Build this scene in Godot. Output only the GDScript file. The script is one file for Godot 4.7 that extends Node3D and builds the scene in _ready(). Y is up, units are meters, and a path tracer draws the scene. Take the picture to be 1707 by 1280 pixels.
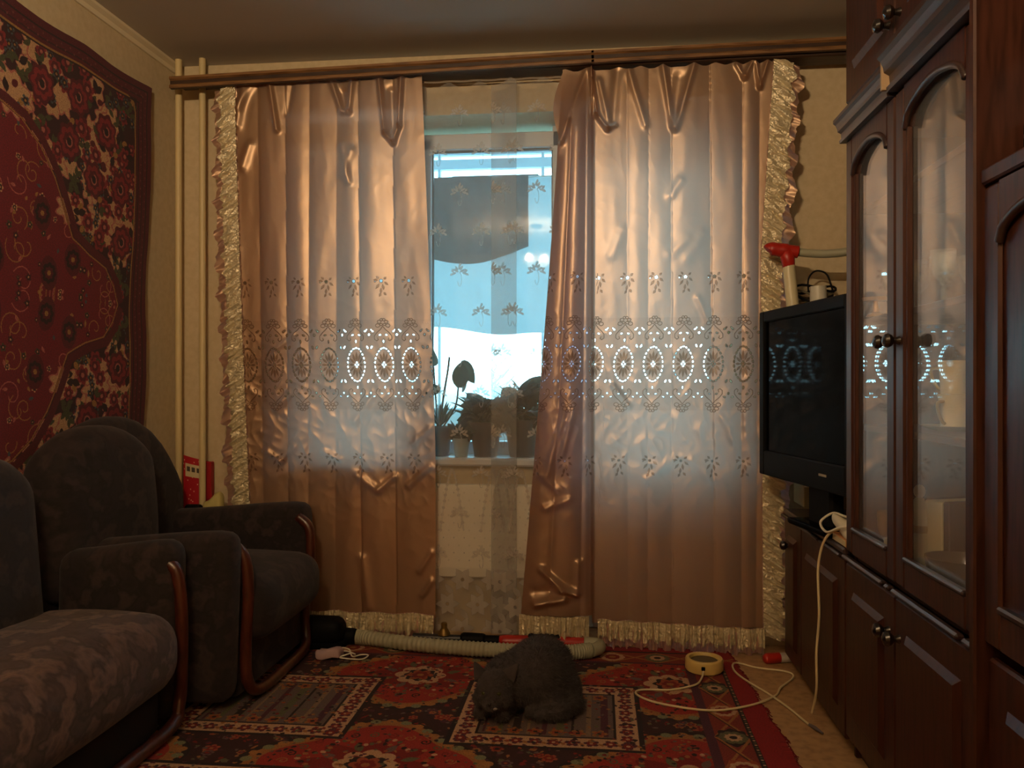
extends Node3D

# ------------------------------------------------------------------ mesh builder
class MB:
	var v := PackedVector3Array()
	var uv := PackedVector2Array()
	var ix := PackedInt32Array()
	var xf := Transform3D()

	func p(a: Vector3, t := Vector2.ZERO) -> int:
		v.push_back(xf * a)
		uv.push_back(t)
		return v.size() - 1

	func tri(a: int, b: int, c: int) -> void:
		ix.push_back(a)
		ix.push_back(b)
		ix.push_back(c)

	func poly(pts: Array, hint: Vector3) -> void:
		var a: Vector3 = pts[0]
		var b: Vector3 = pts[1]
		var c: Vector3 = pts[2]
		var flip := (a - c).cross(a - b).dot(hint) < 0.0
		var base := v.size()
		for q in pts:
			p(q)
		for i in range(1, pts.size() - 1):
			if flip:
				tri(base, base + i + 1, base + i)
			else:
				tri(base, base + i, base + i + 1)

	func box(c: Vector3, s: Vector3, bev := 0.0) -> MB:
		var h := s * 0.5
		var b: float = min(bev, min(h.x, min(h.y, h.z)) * 0.9)
		for ax in 3:
			var a1 := (ax + 1) % 3
			var a2 := (ax + 2) % 3
			for sg in [-1.0, 1.0]:
				var pts := []
				for k in [[-1, -1], [1, -1], [1, 1], [-1, 1]]:
					var q := Vector3()
					q[ax] = sg * h[ax]
					q[a1] = k[0] * (h[a1] - b)
					q[a2] = k[1] * (h[a2] - b)
					pts.append(c + q)
				var n := Vector3()
				n[ax] = sg
				poly(pts, n)
			if b > 0.0:
				for s1 in [-1.0, 1.0]:
					for s2 in [-1.0, 1.0]:
						var q1 := Vector3()
						q1[a1] = s1 * h[a1]
						q1[a2] = s2 * (h[a2] - b)
						var q2 := Vector3()
						q2[a1] = s1 * (h[a1] - b)
						q2[a2] = s2 * h[a2]
						var e := Vector3()
						e[ax] = h[ax] - b
						var n2 := Vector3()
						n2[a1] = s1
						n2[a2] = s2
						poly([c + q1 - e, c + q1 + e, c + q2 + e, c + q2 - e], n2)
		if b > 0.0:
			for sx in [-1.0, 1.0]:
				for sy in [-1.0, 1.0]:
					for sz in [-1.0, 1.0]:
						var m := Vector3(sx, sy, sz)
						poly([c + m * Vector3(h.x, h.y - b, h.z - b), c + m * Vector3(h.x - b, h.y, h.z - b), c + m * Vector3(h.x - b, h.y - b, h.z)], m)
		return self

	# raised panel on a face towards -x: base rectangle at x0, top inset at x0 - d
	func raised(x0: float, d: float, y0: float, y1: float, z0: float, z1: float, inset: float) -> MB:
		var a := [Vector3(x0, y0, z0), Vector3(x0, y1, z0), Vector3(x0, y1, z1), Vector3(x0, y0, z1)]
		var i := inset
		var b := [Vector3(x0 - d, y0 + i, z0 + i), Vector3(x0 - d, y1 - i, z0 + i), Vector3(x0 - d, y1 - i, z1 - i), Vector3(x0 - d, y0 + i, z1 - i)]
		poly(b, Vector3(-1, 0, 0))
		var ctr := Vector3(x0, (y0 + y1) / 2, (z0 + z1) / 2)
		for k in 4:
			var k2 := (k + 1) % 4
			poly([a[k], a[k2], b[k2], b[k]], (a[k] + a[k2]) / 2 - ctr + Vector3(-0.05, 0, 0))
		return self

	func grid(nu: int, nv: int, f: Callable, wrap := false, flip := false) -> MB:
		var base := v.size()
		var cols := nu if wrap else nu + 1
		for j in nv + 1:
			for i in cols:
				var u := float(i) / nu
				var w := float(j) / nv
				p(f.call(u, w), Vector2(u, w))
		for j in nv:
			for i in nu:
				var i2 := (i + 1) % cols
				var a := base + j * cols + i
				var b := base + j * cols + i2
				var c := base + (j + 1) * cols + i2
				var d := base + (j + 1) * cols + i
				if flip:
					tri(a, c, b)
					tri(a, d, c)
				else:
					tri(a, b, c)
					tri(a, c, d)
		return self

	# profile: points (r, y) from bottom to top; sharp where it turns
	func lathe(pr: Array, n: int, c: Vector3) -> MB:
		for k in pr.size() - 1:
			var a: Vector2 = pr[k]
			var b: Vector2 = pr[k + 1]
			var soft := false
			if k > 0:
				var z: Vector2 = pr[k - 1]
				soft = abs((a - z).angle_to(b - a)) < 0.7
			var base := v.size()
			if soft:
				base -= n
			else:
				for i in n:
					var t := TAU * i / n
					p(c + Vector3(cos(t) * a.x, a.y, sin(t) * a.x))
			var b2 := v.size()
			for i in n:
				var t := TAU * i / n
				p(c + Vector3(cos(t) * b.x, b.y, sin(t) * b.x))
			for i in n:
				var i2 := (i + 1) % n
				tri(base + i, base + i2, b2 + i2)
				tri(base + i, b2 + i2, b2 + i)
		return self

	func tube(path: Array, rad, n := 8, flat_y := 1.0) -> MB:
		var m := path.size()
		var up := Vector3.UP
		var base := v.size()
		var t0: Vector3 = (path[1] - path[0]).normalized()
		if abs(t0.dot(up)) > 0.9:
			up = Vector3.RIGHT
		for k in m:
			var t: Vector3 = (path[min(k + 1, m - 1)] - path[max(k - 1, 0)]).normalized()
			var s := t.cross(up).normalized()
			up = s.cross(t).normalized()
			var r: float = rad[k] if rad is Array else rad
			for i in n:
				var a := TAU * i / n
				p(path[k] + s * cos(a) * r + up * sin(a) * r * flat_y)
		for k in m - 1:
			for i in n:
				var i2 := (i + 1) % n
				var a := base + k * n + i
				var b := base + k * n + i2
				tri(a, b, b + n)
				tri(a, b + n, a + n)
		for e in [0, m - 1]:
			var ce := p(xf.affine_inverse() * (xf * path[e]))
			for i in n:
				var a: int = base + e * n + i
				var b: int = base + e * n + (i + 1) % n
				if e == 0:
					tri(ce, b, a)
				else:
					tri(ce, a, b)
		return self

	# prism: 2D outline in the plane (x, y) of t, from z 0 to depth
	func prism(o: PackedVector2Array, t: Transform3D, depth: float) -> MB:
		var old := xf
		xf = xf * t
		var c2 := Vector2()
		for q in o:
			c2 += q / o.size()
		var ccw := not Geometry2D.is_polygon_clockwise(o)
		var n := o.size()
		for i in n:
			var a := o[i]
			var b := o[(i + 1) % n]
			var nn := (b - a).orthogonal()
			if ccw:
				nn = -nn
			var hint := Vector3(nn.x, nn.y, 0)
			hint = _out(o, a, b)
			poly([Vector3(a.x, a.y, 0), Vector3(b.x, b.y, 0), Vector3(b.x, b.y, depth), Vector3(a.x, a.y, depth)], hint)
		var tr := Geometry2D.triangulate_polygon(o)
		for k in range(0, tr.size(), 3):
			poly([Vector3(o[tr[k]].x, o[tr[k]].y, 0), Vector3(o[tr[k + 1]].x, o[tr[k + 1]].y, 0), Vector3(o[tr[k + 2]].x, o[tr[k + 2]].y, 0)], Vector3(0, 0, -1))
			poly([Vector3(o[tr[k]].x, o[tr[k]].y, depth), Vector3(o[tr[k + 1]].x, o[tr[k + 1]].y, depth), Vector3(o[tr[k + 2]].x, o[tr[k + 2]].y, depth)], Vector3(0, 0, 1))
		xf = old
		return self

	func _out(o: PackedVector2Array, a: Vector2, b: Vector2) -> Vector3:
		var nn := (b - a).orthogonal().normalized()
		if Geometry2D.is_point_in_polygon((a + b) / 2 + nn * 0.0006, o):
			nn = -nn
		return Vector3(nn.x, nn.y, 0)

	# rounded soft box: n cells a side, f(point, normal-ish direction) may move a point
	func puff(c: Vector3, s: Vector3, r: float, n: int, f = null) -> MB:
		var h := s * 0.5
		var seen := {}
		for ax in 3:
			var a1 := (ax + 1) % 3
			var a2 := (ax + 2) % 3
			for sg in [-1.0, 1.0]:
				var id := []
				for j in n + 1:
					for i in n + 1:
						var q := Vector3()
						q[ax] = sg * h[ax]
						q[a1] = sin((2.0 * i / n - 1) * PI / 2) * h[a1]
						q[a2] = sin((2.0 * j / n - 1) * PI / 2) * h[a2]
						var key := Vector3i((q * 20000).round())
						if not seen.has(key):
							var k := q.clamp(-h + Vector3.ONE * r, h - Vector3.ONE * r)
							var d := q - k
							var w := k + d.normalized() * r
							if f != null:
								w = f.call(w, h)
							seen[key] = p(c + w)
						id.append(seen[key])
				for j in n:
					for i in n:
						var a: int = id[j * (n + 1) + i]
						var b: int = id[j * (n + 1) + i + 1]
						var cc: int = id[(j + 1) * (n + 1) + i + 1]
						var d2: int = id[(j + 1) * (n + 1) + i]
						if sg > 0:
							tri(a, cc, b)
							tri(a, d2, cc)
						else:
							tri(a, b, cc)
							tri(a, cc, d2)
		return self

	func ball(c: Vector3, r: Vector3, n := 12) -> MB:
		return grid(n, n / 2, func(a, b): return c + Vector3(cos(a * TAU) * sin(b * PI) * r.x, cos(b * PI) * r.y, sin(a * TAU) * sin(b * PI) * r.z), true)

	func mesh() -> ArrayMesh:
		var nn := PackedVector3Array()
		nn.resize(v.size())
		for k in range(0, ix.size(), 3):
			var i := ix[k]
			var j := ix[k + 1]
			var l := ix[k + 2]
			var n := (v[i] - v[l]).cross(v[i] - v[j])
			nn[i] += n
			nn[j] += n
			nn[l] += n
		for k in nn.size():
			nn[k] = nn[k].normalized()
		var arr := []
		arr.resize(Mesh.ARRAY_MAX)
		arr[Mesh.ARRAY_VERTEX] = v
		arr[Mesh.ARRAY_NORMAL] = nn
		arr[Mesh.ARRAY_TEX_UV] = uv
		arr[Mesh.ARRAY_INDEX] = ix
		var m := ArrayMesh.new()
		m.add_surface_from_arrays(Mesh.PRIMITIVE_TRIANGLES, arr)
		return m

# ------------------------------------------------------------------ painter
class Px:
	var im: Image
	var s := 1.0

	func _init(w: int, h: int, c: Color, fmt := Image.FORMAT_RGBA8) -> void:
		im = Image.create_empty(w, h, false, fmt)
		im.fill(c)

	func poly(pts: PackedVector2Array, c: Color) -> void:
		var lo := 1e9
		var hi := -1e9
		for q in pts:
			lo = min(lo, q.y)
			hi = max(hi, q.y)
		var n := pts.size()
		for y in range(max(0, int(floor(lo))), min(im.get_height() - 1, int(ceil(hi))) + 1):
			var yy := y + 0.5
			var xs := []
			for i in n:
				var a := pts[i]
				var b := pts[(i + 1) % n]
				if (a.y <= yy) != (b.y <= yy):
					xs.append(a.x + (yy - a.y) / (b.y - a.y) * (b.x - a.x))
			xs.sort()
			for k in range(0, xs.size() - 1, 2):
				var x0 := int(round(xs[k]))
				var x1 := int(round(xs[k + 1]))
				if x1 > x0:
					im.fill_rect(Rect2i(x0, y, x1 - x0, 1), c)

	func ell(x: float, y: float, rx: float, ry: float, rot: float, c: Color, lob := 0.0, nl := 5, n := 0) -> void:
		var o := PackedVector2Array()
		if n == 0:
			n = clampi(int(max(rx, ry) * 1.5), 8, 90)
		for i in n:
			var a := TAU * i / n
			var k := 1.0 + lob * cos(nl * a)
			o.append(Vector2(x, y) + Vector2(cos(a) * rx * k, sin(a) * ry * k).rotated(rot))
		poly(o, c)

	func leaf(x: float, y: float, l: float, w: float, rot: float, c: Color) -> void:
		var o := PackedVector2Array()
		for i in 9:
			var t := i / 8.0
			o.append(Vector2(x, y) + Vector2(t * l, sin(t * PI) * w * (1.2 - 0.4 * t)).rotated(rot))
		for i in range(7, 0, -1):
			var t := i / 8.0
			o.append(Vector2(x, y) + Vector2(t * l, -sin(t * PI) * w * (1.2 - 0.4 * t)).rotated(rot))
		poly(o, c)

	func line(pts: Array, w: float, c: Color) -> void:
		for k in pts.size() - 1:
			var a: Vector2 = pts[k]
			var b: Vector2 = pts[k + 1]
			var d := (b - a)
			if d.length() < 0.01:
				continue
			var o := d.normalized().orthogonal() * w * 0.5
			var e := d.normalized() * w * 0.3
			poly(PackedVector2Array([a + o - e, b + o + e, b - o + e, a - o - e]), c)

	func arc(x: float, y: float, rx: float, ry: float, a0: float, a1: float, w: float, c: Color) -> void:
		var q := []
		for i in 19:
			var a := a0 + (a1 - a0) * i / 18.0
			q.append(Vector2(x + cos(a) * rx, y + sin(a) * ry))
		line(q, w, c)

	func spiral(x: float, y: float, r: float, a0: float, turns: float, w: float, c: Color) -> void:
		var q := []
		for i in 22:
			var t := i / 21.0
			var a := a0 + turns * TAU * t
			q.append(Vector2(x, y) + Vector2(cos(a), sin(a)) * r * (1.0 - 0.8 * t))
		line(q, w, c)

	func flower(x: float, y: float, r: float, cs: Array, n := 6, rot := 0.0) -> void:
		for i in n:
			var a := rot + TAU * i / n
			ell(x + cos(a) * r * 0.6, y + sin(a) * r * 0.6, r * 0.45, r * 0.36, a, cs[0])
		ell(x, y, r * 0.62, r * 0.62, 0, cs[1 % cs.size()], 0.12, n)
		ell(x, y, r * 0.28, r * 0.28, 0, cs[2 % cs.size()])

	func tex() -> ImageTexture:
		im.generate_mipmaps()
		return ImageTexture.create_from_image(im)

# ------------------------------------------------------------------ scene helpers
var M := {}
var rng := RandomNumberGenerator.new()
var names := {}

func numbered(n: String) -> String:
	if not names.has(n):
		names[n] = 0
		return n
	names[n] += 1
	return "%s_%03d" % [n, names[n]]

func thing(called: String, label: String, category: String, at := Vector3.ZERO, group := "") -> Node3D:
	var o := Node3D.new()
	o.name = numbered(called)
	o.position = at
	add_child(o, true)
	tag(o, label, category, group)
	return o

func tag(o: Node, label: String, category: String, group := "") -> Node:
	o.set_meta("label", label)
	o.set_meta("category", category)
	if group != "":
		o.set_meta("group", group)
	return o

func part(called: String, m, material: Material, parent: Node, at := Vector3.ZERO) -> MeshInstance3D:
	var o := MeshInstance3D.new()
	o.name = called if parent != self else numbered(called)
	o.mesh = m.mesh() if m is MB else m
	o.material_override = material
	o.position = at
	o.cast_shadow = GeometryInstance3D.SHADOW_CASTING_SETTING_ON
	parent.add_child(o, true)
	return o

func struct(called: String, m, material: Material, parent: Node = self) -> MeshInstance3D:
	var o := part(called, m, material, parent)
	if parent == self:
		o.set_meta("kind", "structure")
	return o

func rgb(r: int, g: int, b: int, a := 1.0) -> Color:
	return Color(r / 255.0, g / 255.0, b / 255.0, a)

func mat(c: Color, rough := 0.7, o := {}) -> StandardMaterial3D:
	var m := StandardMaterial3D.new()
	m.albedo_color = c
	m.roughness = rough
	for k in o:
		m.set(k, o[k])
	return m

func noise_tex(seed_: int, freq: float, ramp: Array, fractal := 4, sz := 256, kind := FastNoiseLite.TYPE_SIMPLEX_SMOOTH) -> NoiseTexture2D:
	var n := FastNoiseLite.new()
	n.seed = seed_
	n.noise_type = kind
	n.frequency = freq
	n.fractal_octaves = fractal
	var t := NoiseTexture2D.new()
	t.width = sz
	t.height = sz
	t.seamless = true
	t.noise = n
	if ramp.size() > 0:
		var g := Gradient.new()
		var off := PackedFloat32Array()
		var col := PackedColorArray()
		for r in ramp:
			off.append(r[0])
			col.append(r[1])
		g.offsets = off
		g.colors = col
		t.color_ramp = g
	return t

func tri_mat(c: Color, tex: Texture2D, scale: Vector3, rough := 0.7, o := {}) -> StandardMaterial3D:
	var m := mat(c, rough, o)
	m.albedo_texture = tex
	m.uv1_triplanar = true
	m.uv1_world_triplanar = true
	m.uv1_scale = scale
	return m

func smooth(pts: Array, k := 6) -> Array:
	var out := []
	var n := pts.size()
	for i in n - 1:
		var a: Vector3 = pts[max(i - 1, 0)]
		var b: Vector3 = pts[i]
		var c: Vector3 = pts[i + 1]
		var d: Vector3 = pts[min(i + 2, n - 1)]
		for j in k:
			out.append(b.cubic_interpolate(c, a, d, float(j) / k))
	out.append(pts[n - 1])
	return out

func seg_dist(q: Vector2, a: Vector2, b: Vector2) -> float:
	return q.distance_to(Geometry2D.get_closest_point_to_segment(q, a, b))

func _ready() -> void:
	rng.seed = 77
	# ---- camera, sky, exposure
	var cam := Camera3D.new()
	cam.name = "camera"
	cam.position = Vector3(0, 1.09, 0)
	cam.rotation = Vector3(0, atan(145.0 / 1360.0), 0)
	cam.fov = rad_to_deg(2.0 * atan(640.0 / 1360.0))
	cam.near = 0.05
	cam.far = 400.0
	add_child(cam)
	cam.current = true
	var env := Environment.new()
	env.tonemap_mode = Environment.TONE_MAPPER_LINEAR
	env.tonemap_exposure = 1.06
	env.background_mode = Environment.BG_SKY
	var sky := Sky.new()
	var sm := ProceduralSkyMaterial.new()
	sm.sky_top_color = rgb(128, 208, 236)
	sm.sky_horizon_color = rgb(176, 232, 246)
	sm.ground_bottom_color = rgb(120, 160, 176)
	sm.ground_horizon_color = rgb(150, 220, 238)
	sm.sky_energy_multiplier = 3.2
	sm.ground_energy_multiplier = 2.0
	sky.sky_material = sm
	env.sky = sky
	env.sdfgi_enabled = true
	env.ssao_enabled = true
	env.ssil_enabled = true
	var we := WorldEnvironment.new()
	we.name = "environment"
	we.environment = env
	add_child(we)
	chandelier(Vector3(-0.56, 2.22, -0.05), 4.1)
	materials()
	room()
	outside()
	window_and_door()
	curtains()
	rugs()
	seating()
	wall_unit()
	television()
	cabinet_contents()
	sill_plants()
	floor_things()
	corner_things()
	cat()

func materials() -> void:
	var wood_t := noise_tex(11, 0.02, [[0.0, Color(0.55, 0.5, 0.48)], [0.45, Color(0.85, 0.82, 0.8)], [1.0, Color(1, 1, 1)]], 5)
	M.wood = tri_mat(rgb(68, 36, 24), wood_t, Vector3(9, 0.9, 9), 0.45, {"metallic_specular": 0.4, "clearcoat_enabled": true, "clearcoat": 0.18, "clearcoat_roughness": 0.22})
	M.wood_h = tri_mat(rgb(58, 40, 36), wood_t, Vector3(9, 9, 0.9), 0.4, {"clearcoat_enabled": true, "clearcoat": 0.3, "clearcoat_roughness": 0.25})
	M.wood_in = tri_mat(rgb(84, 54, 42), wood_t, Vector3(9, 9, 0.9), 0.55)
	M.trim_wood = tri_mat(rgb(86, 40, 26), wood_t, Vector3(8, 2, 8), 0.35, {"clearcoat_enabled": true, "clearcoat": 0.4, "clearcoat_roughness": 0.2})
	M.cornice = tri_mat(rgb(142, 104, 64), wood_t, Vector3(1.2, 14, 14), 0.45)
	M.cornice_dark = tri_mat(rgb(66, 45, 30), wood_t, Vector3(1.2, 14, 14), 0.5)
	M.raw = mat(rgb(156, 130, 98), 0.8)
	M.knob = mat(rgb(26, 20, 17), 0.22, {"clearcoat_enabled": true, "clearcoat": 0.6, "clearcoat_roughness": 0.12})
	M.wall = tri_mat(rgb(198, 180, 146), noise_tex(5, 0.05, [[0.0, Color(0.93, 0.92, 0.9)], [1.0, Color(1, 1, 1)]]), Vector3(2, 2, 2), 0.85)
	M.ceiling = mat(rgb(180, 172, 160), 0.85)
	M.plinth = mat(rgb(214, 200, 168), 0.6)
	M.pipe = mat(rgb(200, 180, 132), 0.45)
	M.floor = tri_mat(rgb(178, 142, 100), noise_tex(8, 0.03, [[0.0, Color(0.8, 0.77, 0.74)], [0.5, Color(0.95, 0.93, 0.9)], [1.0, Color(1, 1, 1)]], 5), Vector3(3, 3, 3), 0.5)
	M.white = mat(rgb(214, 216, 220), 0.45)
	M.sill = mat(rgb(206, 206, 204), 0.4)
	M.radiator = mat(rgb(232, 226, 206), 0.5)
	M.pane = mat(Color(1, 1, 1, 0.04), 0.02, {"transparency": BaseMaterial3D.TRANSPARENCY_ALPHA})
	M.glassware = mat(Color(0.9, 0.95, 0.93, 0.12), 0.03, {"transparency": BaseMaterial3D.TRANSPARENCY_ALPHA})
	M.black = mat(rgb(12, 12, 13), 0.6, {"metallic_specular": 0.25})
	M.matte_black = mat(rgb(10, 10, 11), 0.8, {"metallic_specular": 0.2})
	M.gloss_black = mat(rgb(8, 8, 10), 0.08, {"metallic_specular": 0.09})
	M.cream = mat(rgb(226, 210, 160), 0.4)
	M.porcelain = mat(rgb(226, 216, 180), 0.25)
	M.red = mat(rgb(168, 34, 22), 0.4)
	M.hose = mat(rgb(156, 154, 130), 0.5)
	M.cord = mat(rgb(206, 190, 150), 0.5)
	M.metal = mat(rgb(150, 150, 150), 0.3, {"metallic": 0.9})
	M.dark_metal = mat(rgb(70, 70, 72), 0.35, {"metallic": 0.8})
	M.satin = mat(rgb(200, 166, 132), 0.40, {"metallic": 0.6, "metallic_specular": 0.7, "backlight_enabled": true, "backlight": Color(0.95, 0.83, 0.91), "cull_mode": BaseMaterial3D.CULL_DISABLED})
	M.satin_edge = M.satin.duplicate()
	var crk := noise_tex(31, 0.03, [], 4)
	M.ruffle = mat(rgb(208, 194, 160), 0.34, {"metallic_specular": 0.8, "metallic": 0.35, "cull_mode": BaseMaterial3D.CULL_DISABLED, "heightmap_enabled": true, "heightmap_scale": 0.4, "heightmap_texture": crk, "uv1_triplanar": true, "uv1_scale": Vector3(9, 9, 9), "uv1_world_triplanar": true})
	var up := noise_tex(41, 0.012, [[0.0, rgb(64, 52, 56)], [0.35, rgb(92, 78, 82)], [0.5, rgb(66, 54, 56)], [0.6, rgb(108, 94, 96)], [0.72, rgb(142, 122, 112)], [1.0, rgb(84, 70, 78)]], 6, 512)
	M.velour = tri_mat(rgb(104, 94, 96), up, Vector3(1.4, 1.4, 1.4), 0.9, {"rim_enabled": true, "rim": 0.4, "rim_tint": 0.6})
	M.velour_faded = tri_mat(rgb(196, 178, 172), up, Vector3(1.6, 1.6, 1.6), 0.9, {"rim_enabled": true, "rim": 0.4, "rim_tint": 0.6})
	M.velour_shaded = mat(rgb(34, 26, 26), 0.95)  # sofa base: shade of the recess under the seat put into the colour
	M.leaf = mat(rgb(20, 32, 22), 0.5, {"cull_mode": BaseMaterial3D.CULL_DISABLED, "backlight_enabled": true, "backlight": Color(0.12, 0.16, 0.08)})
	M.pot = mat(rgb(56, 42, 36), 0.6)
	M.soil = mat(rgb(40, 30, 24), 0.95)
	M.fur = tri_mat(rgb(72, 65, 65), noise_tex(52, 0.02, [[0.0, Color(0.7, 0.68, 0.68)], [1.0, Color(1, 1, 1)]]), Vector3(6, 6, 6), 0.9, {"rim_enabled": true, "rim": 0.3, "rim_tint": 0.5})

# ------------------------------------------------------------------ lamp out of view, over the camera; the window mirrors it
func chandelier(at: Vector3, energy: float) -> void:
	var o := thing("ceiling_lamp", "two-bulb ceiling lamp mirrored in the window pane, with added cups that block light downwards", "lamp", Vector3(at.x, 2.52, at.z))
	var brass := mat(rgb(150, 116, 60), 0.35, {"metallic": 0.9})
	var dy := at.y - 2.52
	part("canopy", MB.new().lathe([Vector2(0.0, -0.03), Vector2(0.05, -0.025), Vector2(0.06, 0.0)], 20, Vector3.ZERO), brass, o)
	part("stem", MB.new().tube([Vector3(0, -0.02, 0), Vector3(0, dy - 0.1, 0)], 0.008, 10), brass, o)
	for s in [-1.0, 1.0]:
		var b := Vector3(s * 0.065, dy, s * 0.03)
		part("arm", MB.new().tube(smooth([Vector3(0, dy - 0.1, 0), Vector3(b.x * 0.5, dy - 0.12, b.z * 0.5), Vector3(b.x, dy - 0.09, b.z)]), 0.006, 8), brass, o)
		part("added_dimming_cup", MB.new().lathe([Vector2(0.012, -0.072), Vector2(0.035, -0.056), Vector2(0.062, -0.020)], 20, b), mat(rgb(190, 170, 130), 0.6, {"cull_mode": BaseMaterial3D.CULL_DISABLED, "backlight_enabled": true, "backlight": Color(0.25, 0.25, 0.25)}), o)  # cups added under the bulbs to darken the lower part of the room
		var glow := mat(rgb(255, 226, 176), 0.5, {"emission_enabled": true, "emission": rgb(255, 224, 178), "emission_energy_multiplier": 40.0})
		part("bulb", MB.new().ball(b, Vector3(0.028, 0.034, 0.028), 16), glow, o)
		var l := OmniLight3D.new()
		l.name = "lamp_light"
		l.position = b
		l.light_color = rgb(255, 222, 178)
		l.light_energy = energy * 0.5
		l.light_size = 0.03
		l.omni_range = 12.0
		l.omni_attenuation = 2.0
		l.shadow_enabled = true
		o.add_child(l, true)

# ------------------------------------------------------------------ room
const ZW := -3.5
func room() -> void:
	struct("floor", MB.new().box(Vector3(-0.35, -0.1, -1.0), Vector3(3.7, 0.2, 5.6)), M.floor)
	struct("ceiling", MB.new().box(Vector3(-0.35, 2.62, -1.0), Vector3(3.7, 0.2, 5.6)), M.ceiling)
	struct("wall_left", MB.new().box(Vector3(-2.05, 1.26, -1.0), Vector3(0.3, 2.52, 5.0)), M.wall)
	struct("wall_right", MB.new().box(Vector3(1.37, 1.26, -1.0), Vector3(0.3, 2.52, 5.0)), M.wall)
	struct("wall_back", MB.new().box(Vector3(-0.35, 1.26, 1.65), Vector3(3.74, 2.52, 0.3)), M.wall)
	# window wall, with the opening of the window and of the balcony door
	var w := MB.new()
	var zc := ZW - 0.15
	var pieces := [[-2.2, -1.25, 0.0, 2.52], [-1.25, -0.16, 0.0, 0.735], [-1.25, 0.56, 2.26, 2.52], [0.56, 1.52, 0.0, 2.52], [-0.16, -0.1, 0.0, 2.26]]
	for q in pieces:
		w.box(Vector3((q[0] + q[1]) / 2, (q[2] + q[3]) / 2, zc), Vector3(q[1] - q[0], q[3] - q[2], 0.3))
	struct("wall_window", w, M.wall)
	# ceiling moulding along the left wall and the window wall
	var pr := PackedVector2Array([Vector2(0, 0), Vector2(0, -0.035), Vector2(0.008, -0.035), Vector2(0.014, -0.02), Vector2(0.03, -0.01), Vector2(0.032, 0)])
	struct("trim_1", MB.new().prism(pr, Transform3D(Basis(), Vector3(-1.9, 2.52, ZW)), 5.0), M.plinth)
	struct("baseboard_window", MB.new().box(Vector3(-1.55, 0.03, ZW + 0.008), Vector3(0.7, 0.06, 0.016), 0.004), M.trim_wood)
	# heating pipes in the corner
	for x in [-1.845, -1.735]:
		var o := part("heating_pipe", MB.new().tube([Vector3(x, 0, -3.425), Vector3(x, 2.52, -3.425)], 0.0145, 14), M.pipe, self)
		tag(o, "cream painted heating pipe " + ("in the corner beside the wall rug" if x < -1.8 else "next to the ruffle of the curtain"), "pipe", "heating pipes in the corner")
	# radiator below the sill
	var rad := thing("radiator", "flat cream radiator below the window sill, behind the sheer lace curtain", "radiator", Vector3(-0.68, 0, -3.475))
	part("front_panel", MB.new().puff(Vector3(0, 0.46, 0), Vector3(0.86, 0.40, 0.036), 0.012, 10), M.radiator, rad)
	for i in 2:
		part("bracket", MB.new().box(Vector3(-0.3 + 0.6 * i, 0.14, 0), Vector3(0.03, 0.28, 0.03), 0.004), M.radiator, rad)

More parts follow.
